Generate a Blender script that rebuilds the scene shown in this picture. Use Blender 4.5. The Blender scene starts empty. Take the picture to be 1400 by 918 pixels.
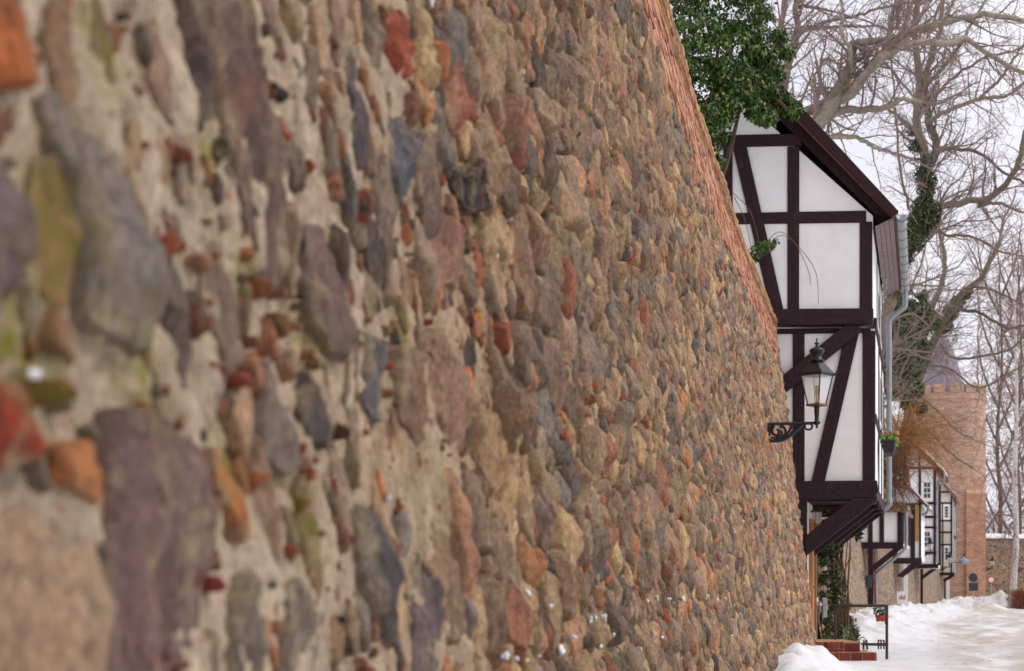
import bpy, math, random
import numpy as np
from mathutils import Matrix, Vector

# ------------------------------------------------------------------ camera, world, sun
scene = bpy.context.scene
col = scene.collection
F, CX, HY, E = 2250.0, 700.0, 812.0, 1.15      # focal length (px of 1400), principal x, horizon y, eye height
cam_d = bpy.data.cameras.new("camera")
cam = bpy.data.objects.new("camera", cam_d)
col.objects.link(cam)
cam.location = (0, 0, E)
cam.rotation_euler = (math.radians(90), 0, 0)
cam_d.sensor_width = 36.0
cam_d.sensor_fit = 'HORIZONTAL'
cam_d.lens = 36.0 * F / 1400.0
cam_d.shift_y = (HY - 459.0) / 1400.0
cam_d.clip_start = 0.05
cam_d.clip_end = 3000
cam_d.dof.use_dof = True
cam_d.dof.focus_distance = 13.0
cam_d.dof.aperture_fstop = 5.2
scene.camera = cam

SUN_EL, SUN_AZ = math.radians(50), math.radians(88)     # azimuth clockwise from +Y (behind camera, right)
world = bpy.data.worlds.new("World")
scene.world = world
world.use_nodes = True
wn, wl = world.node_tree.nodes, world.node_tree.links
wn.clear()
w_out = wn.new('ShaderNodeOutputWorld'); w_bg = wn.new('ShaderNodeBackground')
w_sky = wn.new('ShaderNodeTexSky'); w_sky.sky_type = 'NISHITA'; w_sky.sun_disc = False
w_sky.sun_elevation = SUN_EL; w_sky.sun_rotation = SUN_AZ
w_hs = wn.new('ShaderNodeHueSaturation'); w_hs.inputs['Saturation'].default_value = 0.25
w_mix = wn.new('ShaderNodeMix'); w_mix.data_type = 'RGBA'; w_mix.inputs[0].default_value = 0.86
w_tc = wn.new('ShaderNodeTexCoord'); w_map = wn.new('ShaderNodeMapping'); w_map.inputs['Scale'].default_value = (1, 1, 2.5)
w_no = wn.new('ShaderNodeTexNoise'); w_no.inputs['Scale'].default_value = 3.0; w_no.inputs['Detail'].default_value = 5
w_rp = wn.new('ShaderNodeValToRGB')
w_rp.color_ramp.elements[0].position = 0.3; w_rp.color_ramp.elements[0].color = (0.72, 0.71, 0.80, 1)
w_rp.color_ramp.elements[1].position = 0.7; w_rp.color_ramp.elements[1].color = (1.0, 0.98, 1.0, 1)
w_mul = wn.new('ShaderNodeVectorMath'); w_mul.operation = 'SCALE'; w_mul.inputs['Scale'].default_value = 9.6
wl.new(w_sky.outputs[0], w_hs.inputs['Color'])
wl.new(w_hs.outputs[0], w_mix.inputs[6])
wl.new(w_tc.outputs['Generated'], w_map.inputs[0]); wl.new(w_map.outputs[0], w_no.inputs['Vector'])
wl.new(w_no.outputs[0], w_rp.inputs[0]); wl.new(w_rp.outputs[0], w_mul.inputs[0])
wl.new(w_mul.outputs[0], w_mix.inputs[7])
wl.new(w_mix.outputs[2], w_bg.inputs[0])
w_bg.inputs[1].default_value = 0.1
wl.new(w_bg.outputs[0], w_out.inputs[0])

sun_d = bpy.data.lights.new("sun", 'SUN'); sun = bpy.data.objects.new("sun", sun_d); col.objects.link(sun)
sun_d.energy = 1.5; sun_d.angle = math.radians(12); sun_d.color = (1.0, 0.95, 0.88)
sdir = Vector((math.sin(SUN_AZ) * math.cos(SUN_EL), math.cos(SUN_AZ) * math.cos(SUN_EL), math.sin(SUN_EL)))
sun.rotation_euler = sdir.to_track_quat('Z', 'Y').to_euler()
sun.location = (20, -20, 30)
vs = scene.view_settings
vs.view_transform = 'Standard'; vs.look = 'None'; vs.exposure = 0.4; vs.gamma = 1.0
try: vs.use_curve_mapping = False
except Exception: pass
scene.render.film_transparent = False

rng = np.random.default_rng(7)
R = random.Random(11)

# ------------------------------------------------------------------ helpers
def P(px, py, Y):
    return np.array(((px - CX) / F * Y, Y, E + (HY - py) / F * Y))
def lin(r, g, b, k=1.0):
    return tuple((((c / 255) / 12.92) if c < 11 else (((c / 255) + 0.055) / 1.055) ** 2.4) * k for c in (r, g, b))
def tag(o, label=None, cat=None, group=None, kind=None):
    if label: o['label'] = label
    if cat: o['category'] = cat
    if group: o['group'] = group
    if kind: o['kind'] = kind
    return o
def empty(name, loc, label=None, cat=None, group=None):
    o = bpy.data.objects.new(name, None); col.objects.link(o); o.location = tuple(loc)
    o.empty_display_size = 0.2
    return tag(o, label, cat, group)
def root_loc(o):
    t = Vector((0, 0, 0))
    while o is not None:
        if o.type == 'EMPTY': t += Vector(o.location)
        o = o.parent
    return t
def attach(o, parent):                       # world-space mesh under a thing (an Empty) or under one of its parts
    if parent is None: return
    o.parent = parent
    if parent.type == 'EMPTY': o.matrix_parent_inverse = Matrix.Translation(-Vector(parent.location))
def mesh_from(name, V, Fc, smooth=False):
    me = bpy.data.meshes.new(name)
    if isinstance(Fc, np.ndarray):
        V = np.asarray(V, dtype=np.float32); k = Fc.shape[1]; n = Fc.shape[0]
        me.vertices.add(len(V)); me.vertices.foreach_set('co', V.ravel())
        me.loops.add(n * k); me.loops.foreach_set('vertex_index', Fc.astype(np.int32).ravel())
        me.polygons.add(n)
        me.polygons.foreach_set('loop_start', np.arange(0, n * k, k, dtype=np.int32))
        me.polygons.foreach_set('loop_total', np.full(n, k, dtype=np.int32))
        me.update(calc_edges=True); me.validate()
    else:
        me.from_pydata([tuple(map(float, v)) for v in V], [], [tuple(f) for f in Fc]); me.update()
    if smooth:
        me.polygons.foreach_set('use_smooth', np.ones(len(me.polygons), dtype=bool))
    return me
def obj(name, V, Fc, m, parent=None, smooth=False, colr=None, fl=None):
    me = mesh_from(name, V, Fc, smooth)
    if colr is not None:
        a = me.attributes.new('Col', 'FLOAT_COLOR', 'POINT')
        c = np.ones((len(me.vertices), 4), dtype=np.float32); colr = np.asarray(colr); c[:, :colr.shape[-1]] = colr
        a.data.foreach_set('color', c.ravel())
    if fl is not None:
        a = me.attributes.new('moss', 'FLOAT', 'POINT'); a.data.foreach_set('value', np.asarray(fl, dtype=np.float32))
    me.materials.append(m)
    o = bpy.data.objects.new(name, me); col.objects.link(o); attach(o, parent)
    return o
def bevel(o, w=0.008, seg=1):
    b = o.modifiers.new('bevel', 'BEVEL'); b.width = w; b.segments = seg; b.limit_method = 'ANGLE'; return o

# lattice value noise
def _h(ix, iy, iz, s):
    n = (ix.astype(np.int64) * 374761393 + iy.astype(np.int64) * 668265263 + iz.astype(np.int64) * 1274126177 + s * 974634777) & 0xffffffff
    n = ((n ^ (n >> 13)) * 1274126177) & 0xffffffff
    n = n ^ (n >> 16)
    return (n & 0xffff) / 32767.5 - 1.0
def noise3(p, s=0):
    p = np.asarray(p, dtype=np.float64); i = np.floor(p); f = p - i; f = f * f * (3 - 2 * f)
    ix, iy, iz = i[..., 0].astype(np.int64), i[..., 1].astype(np.int64), i[..., 2].astype(np.int64)
    r = 0
    for a in (0, 1):
        wa = f[..., 0] if a else 1 - f[..., 0]
        for b in (0, 1):
            wb = f[..., 1] if b else 1 - f[..., 1]
            for c in (0, 1):
                wc = f[..., 2] if c else 1 - f[..., 2]
                r = r + wa * wb * wc * _h(ix + a, iy + b, iz + c, s)
    return r
def fbm(p, o=3, s=0):
    r = 0; a = 1.0; p = np.asarray(p, dtype=np.float64)
    for k in range(o):
        r = r + a * noise3(p * (2.03 ** k) + 17.3 * k, s + k); a *= 0.5
    return r

# ------------------------------------------------------------------ materials
def newmat(name):
    m = bpy.data.materials.new(name); m.use_nodes = True
    n, l = m.node_tree.nodes, m.node_tree.links
    return m, n, l, n['Principled BSDF']
def tex(n, l, scale, detail=4, vec=None, rough=0.6, stretch=None):
    t = n.new('ShaderNodeTexNoise'); t.inputs['Scale'].default_value = scale; t.inputs['Detail'].default_value = detail
    t.inputs['Roughness'].default_value = rough
    if vec is None:
        vec = n.new('ShaderNodeTexCoord').outputs['Object']
    if stretch:
        mp = n.new('ShaderNodeMapping'); mp.inputs['Scale'].default_value = stretch; l.new(vec, mp.inputs[0]); vec = mp.outputs[0]
    l.new(vec, t.inputs['Vector']); return t
def ramp(n, l, src, p0, p1, c0=(0, 0, 0, 1), c1=(1, 1, 1, 1)):
    r = n.new('ShaderNodeValToRGB'); e = r.color_ramp.elements
    e[0].position = p0; e[1].position = p1; e[0].color = c0; e[1].color = c1
    l.new(src, r.inputs[0]); return r.outputs[0]
def mixc(n, l, fac, a, b, mode='MIX'):
    x = n.new('ShaderNodeMix'); x.data_type = 'RGBA'; x.blend_type = mode
    for s, v in ((0, fac), (6, a), (7, b)):
        if isinstance(v, (int, float)): x.inputs[s].default_value = v
        elif isinstance(v, tuple): x.inputs[s].default_value = (v + (1,))[:4]
        else: l.new(v, x.inputs[s])
    return x.outputs[2]
def bump(n, l, h, bsdf, strength=0.5, dist=0.01, prev=None):
    b = n.new('ShaderNodeBump'); b.inputs['Strength'].default_value = strength; b.inputs['Distance'].default_value = dist
    l.new(h, b.inputs['Height'])
    if prev is not None: l.new(prev, b.inputs['Normal'])
    l.new(b.outputs[0], bsdf.inputs['Normal']); return b.outputs[0]
def attr(n, name):
    a = n.new('ShaderNodeAttribute'); a.attribute_name = name; return a
def simple(name, c, rough=0.8, var=0.25, scale=6, bstr=0.3, bdist=0.01, bscale=40, stretch=None, metal=0.0):
    m, n, l, b = newmat(name)
    t = tex(n, l, scale, 6, stretch=stretch)
    lo = tuple(x * (1 - var) for x in c); hi = tuple(min(1, x * (1 + var)) for x in c)
    l.new(ramp(n, l, t.outputs[0], 0.3, 0.7, lo + (1,), hi + (1,)), b.inputs['Base Color'])
    b.inputs['Roughness'].default_value = rough; b.inputs['Metallic'].default_value = metal
    if bstr: bump(n, l, tex(n, l, bscale, 5, stretch=stretch).outputs[0], b, bstr, bdist)
    return m
MORT = lin(196, 178, 152)
def stone_material():
    m, n, l, b = newmat('fieldstone')
    ca = attr(n, 'Col'); c = ca.outputs['Color']; ms = attr(n, 'moss').outputs['Fac']
    pos = n.new('ShaderNodeTexCoord').outputs['Object']
    SZ = (1, 1, .55)
    big = tex(n, l, 16, 7, pos, 0.72, SZ); fine = tex(n, l, 100, 7, pos, 0.78, SZ); sp = tex(n, l, 260, 2, pos)
    c = mixc(n, l, 1.0, c, ramp(n, l, big.outputs[0], 0.3, 0.7, (0.5, 0.47, 0.46, 1), (1.4, 1.38, 1.33, 1)), 'MULTIPLY')
    c = mixc(n, l, 1.0, c, ramp(n, l, fine.outputs[0], 0.32, 0.68, (0.45, 0.43, 0.42, 1), (1.5, 1.48, 1.45, 1)), 'MULTIPLY')
    c = mixc(n, l, ramp(n, l, sp.outputs[0], 0.6, 0.7), c, lin(66, 56, 54))
    rust = tex(n, l, 8.5, 7, pos, .65, SZ)
    c = mixc(n, l, mixc(n, l, 1.0, ramp(n, l, rust.outputs[0], 0.56, 0.72), (0.55, 0.55, 0.55), 'MULTIPLY'), c, lin(172, 108, 70))
    sm = tex(n, l, 11.0, 9, pos, 0.78, SZ)
    edge = n.new('ShaderNodeMath'); edge.operation = 'MULTIPLY_ADD'; edge.inputs[1].default_value = 0.07; l.new(ca.outputs['Alpha'], edge.inputs[0]); l.new(sm.outputs[0], edge.inputs[2])
    smf = ramp(n, l, edge.outputs[0], 0.53, 0.66)
    c = mixc(n, l, mixc(n, l, 1.0, smf, (0.8, 0.8, 0.8), 'MULTIPLY'), c, mixc(n, l, ramp(n, l, fine.outputs[0], .32, .68), lin(164, 138, 108), lin(226, 200, 162)))
    mo = tex(n, l, 40, 6, pos)
    mm = n.new('ShaderNodeMath'); mm.operation = 'MULTIPLY'; l.new(ms, mm.inputs[0]); l.new(ramp(n, l, mo.outputs[0], 0.35, 0.6), mm.inputs[1])
    c = mixc(n, l, mm.outputs[0], c, lin(142, 130, 50))
    l.new(c, b.inputs['Base Color']); b.inputs['Roughness'].default_value = 0.88
    p = bump(n, l, fine.outputs[0], b, 1.0, 0.018)
    bump(n, l, tex(n, l, 30, 8, pos, 0.78, SZ).outputs[0], b, 1.0, 0.04, p)
    return m
def mortar_material():
    m, n, l, b = newmat('lime_mortar')
    c = attr(n, 'Col').outputs['Color']; ms = attr(n, 'moss').outputs['Fac']
    pos = n.new('ShaderNodeTexCoord').outputs['Object']
    SZ = (1, 1, .45)
    big = tex(n, l, 13, 8, pos, 0.7, SZ); fine = tex(n, l, 95, 7, pos, 0.78, SZ); sp = tex(n, l, 60, 4, pos, 0.5, SZ)
    c = mixc(n, l, 1.0, c, ramp(n, l, big.outputs[0], 0.28, 0.72, (0.5, 0.45, 0.41, 1), (1.2, 1.2, 1.2, 1)), 'MULTIPLY')
    c = mixc(n, l, 1.0, c, ramp(n, l, fine.outputs[0], 0.3, 0.62, (0.55, 0.52, 0.5, 1), (1.15, 1.15, 1.15, 1)), 'MULTIPLY')
    c = mixc(n, l, ramp(n, l, sp.outputs[0], 0.66, 0.70), c, lin(160, 85, 50))
    vo = n.new('ShaderNodeTexVoronoi'); vo.inputs['Scale'].default_value = 75; l.new(pos, vo.inputs['Vector'])
    c = mixc(n, l, ramp(n, l, vo.outputs['Distance'], 0.12, 0.2, (0.4, 0.4, 0.4, 1), (0, 0, 0, 1)), c, lin(110, 98, 88))
    mo = tex(n, l, 35, 6, pos)
    mm = n.new('ShaderNodeMath'); mm.operation = 'MULTIPLY'; l.new(ms, mm.inputs[0]); l.new(ramp(n, l, mo.outputs[0], 0.38, 0.6), mm.inputs[1])
    c = mixc(n, l, mm.outputs[0], c, lin(158, 146, 60))
    l.new(c, b.inputs['Base Color']); b.inputs['Roughness'].default_value = 0.95
    p = bump(n, l, fine.outputs[0], b, 1.0, 0.016)
    p = bump(n, l, big.outputs[0], b, 0.8, 0.04, p)
    bump(n, l, vo.outputs['Distance'], b, -0.5, 0.012, p)
    return m
def attr_material(name, rough=0.7, scale=30, amt=0.35, bstr=0.3, bdist=0.004, spec=0.3):
    m, n, l, b = newmat(name)
    c = attr(n, 'Col').outputs['Color']
    t = tex(n, l, scale, 5)
    c = mixc(n, l, 1.0, c, ramp(n, l, t.outputs[0], 0.3, 0.7, (1 - amt,) * 3 + (1,), (1 + amt,) * 3 + (1,)), 'MULTIPLY')
    l.new(c, b.inputs['Base Color']); b.inputs['Roughness'].default_value = rough; b.inputs['Specular IOR Level'].default_value = spec
    if bstr: bump(n, l, t.outputs[0], b, bstr, bdist)
    return m
def far_stone_material():
    m, n, l, b = newmat('far_fieldstone')
    pos = n.new('ShaderNodeTexCoord').outputs['Object']
    wob = tex(n, l, 3.0, 3, pos)
    add = n.new('ShaderNodeVectorMath'); add.operation = 'MULTIPLY_ADD'; add.inputs[1].default_value = (0.16, 0.16, 0.16)
    l.new(wob.outputs['Color'], add.inputs[0]); l.new(pos, add.inputs[2])
    mp = n.new('ShaderNodeMapping'); mp.inputs['Scale'].default_value = (3.2, 3.2, 4.6); l.new(add.outputs[0], mp.inputs[0])
    v = n.new('ShaderNodeTexVoronoi'); v.feature = 'DISTANCE_TO_EDGE'; v.inputs['Scale'].default_value = 1; l.new(mp.outputs[0], v.inputs['Vector'])
    v2 = n.new('ShaderNodeTexVoronoi'); v2.inputs['Scale'].default_value = 1; l.new(mp.outputs[0], v2.inputs['Vector'])
    r = n.new('ShaderNodeValToRGB'); el = r.color_ramp.elements
    el[0].position = 0; el[0].color = lin(120, 95, 85) + (1,); el[1].position = 1; el[1].color = lin(150, 125, 100) + (1,)
    for p_, c_ in ((0.2, (98, 92, 94)), (0.4, (155, 128, 104)), (0.6, (140, 96, 78)), (0.8, (88, 80, 80))):
        e2 = el.new(p_); e2.color = lin(*c_) + (1,)
    sep = n.new('ShaderNodeSeparateColor'); l.new(v2.outputs['Color'], sep.inputs[0]); l.new(sep.outputs[0], r.inputs[0])
    c = mixc(n, l, 1.0, r.outputs[0], ramp(n, l, tex(n, l, 22, 5, pos).outputs[0], 0.3, 0.7, (0.6, 0.6, 0.6, 1), (1.3, 1.3, 1.25, 1)), 'MULTIPLY')
    c = mixc(n, l, ramp(n, l, v.outputs['Distance'], 0.02, 0.12, (1, 1, 1, 1), (0, 0, 0, 1)), c, lin(165, 145, 115))
    l.new(c, b.inputs['Base Color']); b.inputs['Roughness'].default_value = 0.9
    bump(n, l, ramp(n, l, v.outputs['Distance'], 0.0, 0.3), b, 0.9, 0.06)
    return m
def brick_wall_material(name, c1, c2, mort):
    m, n, l, b = newmat(name)
    uv = n.new('ShaderNodeUVMap')
    bt = n.new('ShaderNodeTexBrick'); l.new(uv.outputs[0], bt.inputs['Vector'])
    bt.inputs['Color1'].default_value = c1 + (1,); bt.inputs['Color2'].default_value = c2 + (1,); bt.inputs['Mortar'].default_value = mort + (1,)
    bt.inputs['Scale'].default_value = 1; bt.inputs['Brick Width'].default_value = 0.5; bt.inputs['Row Height'].default_value = 0.17
    bt.inputs['Mortar Size'].default_value = 0.02; bt.inputs['Bias'].default_value = 0.0
    c = mixc(n, l, 1.0, bt.outputs[0], ramp(n, l, tex(n, l, 1.3, 9, rough=.75, stretch=(1, 1, 2.2)).outputs[0], 0.32, 0.68, (0.66, 0.66, 0.69, 1), (1.28, 1.22, 1.16, 1)), 'MULTIPLY')
    l.new(c, b.inputs['Base Color']); b.inputs['Roughness'].default_value = 0.9
    bump(n, l, bt.outputs['Fac'], b, -0.5, 0.01)
    return m
def timber_material(name, c):
    m, n, l, b = newmat(name)
    g = n.new('ShaderNodeNewGeometry')
    t = tex(n, l, 14, 8, g.outputs['Position'], 0.7); cr = tex(n, l, 3.0, 6, g.outputs['Position'], 0.6)
    cc = mixc(n, l, 1.0, c, ramp(n, l, t.outputs[0], 0.3, 0.7, (0.6, 0.6, 0.62, 1), (1.5, 1.5, 1.5, 1)), 'MULTIPLY')
    cc = mixc(n, l, ramp(n, l, cr.outputs[0], 0.62, 0.74, (0, 0, 0, 1), (0.35, 0.35, 0.35, 1)), cc, lin(96, 74, 70))
    l.new(cc, b.inputs['Base Color']); b.inputs['Roughness'].default_value = 0.7; b.inputs['Specular IOR Level'].default_value = 0.25
    bump(n, l, t.outputs[0], b, 0.5, 0.006); return m
def plaster_material(name, c, var=0.07):
    m, n, l, b = newmat(name)
    t = tex(n, l, 1.8, 6); s = tex(n, l, 1.6, 6, stretch=(3, 3, 0.6))
    cc = ramp(n, l, t.outputs[0], 0.3, 0.7, tuple(x * (1 - var) for x in c) + (1,), tuple(min(1, x * (1 + var * .6)) for x in c) + (1,))
    cc = mixc(n, l, ramp(n, l, s.outputs[0], 0.58, 0.8, (0, 0, 0, 1), (0.5, 0.5, 0.5, 1)), cc, tuple(x * 0.74 for x in c))
    l.new(cc, b.inputs['Base Color']); b.inputs['Roughness'].default_value = 0.9
    bump(n, l, tex(n, l, 35, 6).outputs[0], b, 0.25, 0.006); return m
def snow_material():
    m, n, l, b = newmat('snow')
    c = attr(n, 'Col').outputs['Color']
    pos = n.new('ShaderNodeTexCoord').outputs['Object']
    t = tex(n, l, 2.2, 8, pos, 0.65)
    c = mixc(n, l, 1.0, c, ramp(n, l, t.outputs[0], 0.3, 0.7, (0.9, 0.9, 0.91, 1), (1.06, 1.06, 1.06, 1)), 'MULTIPLY')
    l.new(c, b.inputs['Base Color']); b.inputs['Roughness'].default_value = 0.75; b.inputs['Specular IOR Level'].default_value = 0.2
    p = bump(n, l, t.outputs[0], b, 0.5, 0.08)
    bump(n, l, tex(n, l, 16, 6, pos).outputs[0], b, 0.35, 0.02, p); return m
def leaf_material(name, rough=0.5):
    m, n, l, b = newmat(name)
    c = attr(n, 'Col').outputs['Color']
    l.new(c, b.inputs['Base Color']); b.inputs['Roughness'].default_value = rough; b.inputs['Specular IOR Level'].default_value = 0.35
    return m
def glass_material():
    m, n, l, b = newmat('lantern_glass')
    b.inputs['Base Color'].default_value = (0.95, 0.95, 0.95, 1); b.inputs['Roughness'].default_value = 0.12
    tr = n.new('ShaderNodeBsdfTransparent'); mx = n.new('ShaderNodeMixShader'); mx.inputs[0].default_value = 0.4
    l.new(tr.outputs[0], mx.inputs[1]); l.new(b.outputs[0], mx.inputs[2]); l.new(mx.outputs[0], n['Material Output'].inputs[0])
    return m
M = {
 'stone': stone_material(), 'mortar': mortar_material(), 'farstone': far_stone_material(),
 'brick': attr_material('old_brick', 0.9, 45, 0.4, 0.6, 0.006),
 'stepbrick': attr_material('step_brick', 0.7, 40, 0.25, 0.3, 0.004),
 'coping': simple('sandy_coping', lin(168, 132, 92), 0.95, 0.3, 14, 0.7, 0.02, 50),
 'core': simple('rubble_core', lin(140, 118, 92), 0.95, 0.3, 8, 0.7, 0.03, 20),
 'timber': timber_material('dark_timber', lin(44, 25, 32)),
 'timber2': timber_material('blue_black_timber', lin(46, 34, 40)),
 'roofboard': timber_material('verge_board', lin(46, 22, 27)),
 'plaster': plaster_material('white_plaster', (0.85, 0.84, 0.845), .08),
 'plaster2': plaster_material('cream_plaster', (0.72, 0.66, 0.55)),
 'soffit': timber_material('grey_boards', lin(128, 114, 116)),
 'zinc': simple('zinc', lin(150, 155, 158), 0.45, 0.12, 8, 0.1, 0.002, 40, metal=0.35),
 'iron': simple('black_iron', lin(34, 34, 40), 0.4, 0.3, 20, 0.3, 0.003, 60, metal=0.3),
 'rail': simple('rusty_rail', lin(62, 44, 44), 0.6, 0.3, 20, 0.3, 0.003, 60),
 'brass': simple('old_brass', lin(120, 92, 48), 0.4, 0.3, 20, 0.2, 0.003, 60, metal=0.6),
 'door': simple('amber_wood', lin(158, 104, 44), 0.5, 0.2, 5, 0.2, 0.003, 30, stretch=(6, 6, 0.6)),
 'snow': snow_material(), 'leaf': leaf_material('ivy_leaf', 0.55), 'dryleaf': leaf_material('dry_leaf', 0.8),
 'bark': attr_material('bark', 0.9, 9, 0.35, 0.6, 0.02), 'twig': attr_material('twig_bark', 0.9, 9, 0.2, 0, 0),
 'tile': simple('roof_tile', lin(120, 84, 72), 0.85, 0.35, 5, 0.5, 0.03, 12),
 'slate': simple('slate_spire', lin(138, 128, 138), 0.8, 0.15, 2.5, 0.3, 0.03, 9),
 'tower': brick_wall_material('tower_brick', lin(186, 148, 126), lin(162, 122, 100), lin(186, 168, 150)),  # brick tones paled to stand in for haze
 'tower_lit': brick_wall_material('lit_orange_brick', lin(196, 142, 112), lin(174, 120, 92), lin(192, 168, 146)),  # warm light on the tower's lower part, put into the brick colour
 'glass': glass_material(), 'pane': simple('dark_pane', lin(50, 52, 60), 0.12, 0.3, 3, 0),
 'white': simple('white_paint', (0.78, 0.78, 0.78), 0.5, 0.05, 10, 0.1, 0.002, 40),
 'grey': simple('grey_paint', lin(165, 165, 168), 0.5, 0.08, 10, 0.1, 0.002, 40),
 'dark': simple('dark_blue_paint', lin(38, 42, 56), 0.4, 0.2, 10, 0.1, 0.002, 40),
 'red': simple('red_paint', lin(190, 60, 60), 0.5, 0.1, 10, 0.1, 0.002, 40),
 'terracotta': simple('terracotta', lin(170, 75, 52), 0.8, 0.15, 10, 0.2, 0.003, 40),
 'quoin': simple('quoin_brick', lin(124, 88, 76), 0.9, 0.4, 9, 0.5, 0.01, 30),
 'split': simple('timber_split', lin(16, 9, 11), 0.9, 0.1, 9, 0),
 'ochre': simple('ochre_shutter', lin(168, 128, 68), 0.7, 0.2, 6, 0.2, 0.004, 30),
 'lampblue': simple('pale_blue_metal', lin(150, 160, 178), 0.4, 0.1, 10, 0.1, 0.002, 40),
}

# ------------------------------------------------------------------ the wall's surface
ZT, BAT = 6.03, 0.72
def wx(Y, z): return -1.24 + 0.168 * Y + Y * Y / 804.0 + BAT * (1 - z / ZT)
def wp(Y, z, h=0.0):
    Y = np.asarray(Y, float); z = np.asarray(z, float)
    s = 0.168 + Y / 402.0; nx, ny, nz = np.ones_like(Y), -s, np.full_like(Y, BAT / ZT)
    L = np.sqrt(1 + s * s + nz * nz)
    return np.stack([wx(Y, z) + nx / L * h, Y + ny / L * h, z + nz / L * h], -1)
def px2wall(px, py, h=0.0):
    a = (np.asarray(px, float) - CX) / F; b = (HY - np.asarray(py, float)) / F
    p = 0.168 - a - BAT / ZT * b; c = 1.24 - BAT * (1 - E / ZT) - h
    Y = (-p + np.sqrt(p * p + 4 * c / 804.0)) * 402.0
    return Y, E + b * Y
def to_px(p):
    p = np.asarray(p); return CX + F * p[..., 0] / p[..., 1], HY - F * (p[..., 2] - E) / p[..., 1]
FARW = [(34.5, wx(34.5, 0)), (46, 9.55), (58, 12.65), (70, 16.4), (82, 20.2), (100, 25.6), (117, 30.6), (128, 33.9)]
def wallbase(Y):
    Y = np.asarray(Y, float)
    far = np.interp(Y, [a for a, b in FARW], [b for a, b in FARW])
    far = far + np.clip(Y - 128, 0, None) * 0.3
    near = wx(np.clip(Y, -30, 34.5), 0)
    near = near + np.clip(Y + 30, None, 0) * 0.1
    return np.where(Y < 34.5, near, far)

# ------------------------------------------------------------------ ground: one sheet of snow with the trodden road
def build_ground():
    q = np.concatenate([[-400, -150, -60, -25, -10, -5, -3, -2, -1.2], np.arange(-0.8, 3.6, 0.06), np.arange(3.6, 12, 0.2), [12.5, 14, 17, 22, 30, 45, 70, 110, 180, 300, 600]])
    Yv = np.concatenate([[-300, -120, -50, -20, -8], np.arange(-4, 14, 0.5), np.arange(14, 60, 0.13), np.arange(60, 145, 0.5), [150, 160, 180, 220, 300, 450, 700, 1100]])
    Q, YY = np.meshgrid(q, Yv); X = wallbase(YY) + Q
    p = np.stack([X, YY, np.zeros_like(X)], -1)
    n1 = fbm(p * 0.9, 4, 3); n2 = fbm(p * 3.0, 3, 9); n0 = fbm(p * 0.25, 2, 5)
    amp = np.interp(YY, [-50, 12, 17, 19.5, 22, 24.5, 26.2, 27.5, 31, 36.5, 40, 60, 84, 100, 120], [.2, .24, .33, .40, .32, .17, .06, .0, .0, .30, .44, .52, .46, .42, .5])
    prof = np.interp(Q * np.interp(YY, [27.0, 33.0], [2.1, 1.0]), [-1, 0.0, 0.35, 0.9, 1.5, 2.3, 3.0], [0.8, 0.9, 1.0, 0.85, 0.42, 0.06, 0.0])
    z = amp * prof * (1 + 0.42 * n1 + 0.24 * n2) + 0.012 * n2 + 0.02 * n1
    road = np.clip((Q - 1.9) / 0.8, 0, 1) * np.clip((13 - Q) / 1.0, 0, 1)
    rut = np.sin(Q * 3.6 + 0.8 * n0) * 0.022 * road
    z = z + rut + 0.025 * n1 * road
    # snow cleared to heaps at the far end of the street
    for (hx, hy, hh, hr) in ((36.4, 126, 0.75, 2.1), (38.0, 124, 0.55, 1.6), (39.5, 124, .5, 1.8), (29.0, 104, .5, 1.5), (30.8, 108, .45, 1.6)):
        d2 = ((X - hx) ** 2 + ((YY - hy) / 2.0) ** 2) / hr ** 2
        z = z + hh * np.exp(-d2) * (1 + 0.5 * n1)
    far = np.clip((np.abs(Q) - 30) / 60, 0, 1); z = z * (1 - far)
    st = np.stack([Q * 2.0 + n0 * 0.8, YY * 0.22, np.zeros_like(Q)], -1)
    dirt = fbm(st, 4, 21); dirt2 = fbm(p * 1.7, 4, 31)
    f = np.clip(0.62 + 0.6 * dirt + 0.35 * dirt2, 0, 1) * road
    f = np.clip(f, 0, 0.85)
    c = np.array([0.685, 0.685, 0.71]) * (1 - f[..., None]) + np.array([0.45, 0.39, 0.345]) * f[..., None]
    sp = (fbm(p * 9, 2, 44) > 0.95) & (road > 0.2)
    c = np.where(sp[..., None], np.array([0.3, 0.24, 0.2]), c)
    heap = np.exp(-(((X - 37.3) / 2.6) ** 2 + ((YY - 125) / 6) ** 2))
    c = c * (1 - heap[..., None] * .35) + np.array([.55, .52, .52]) * heap[..., None] * .35
    ny, nq = Q.shape; idx = np.arange(ny * nq).reshape(ny, nq)
    Fc = np.stack([idx[:-1, :-1], idx[:-1, 1:], idx[1:, 1:], idx[1:, :-1]], -1).reshape(-1, 4)
    o = obj('ground', np.stack([X, YY, z], -1).reshape(-1, 3), Fc, M['snow'], None, True, c.reshape(-1, 3))
    tag(o, kind='structure', label='snow covered ground with a brownish trodden road along the wall')
build_ground()

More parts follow.
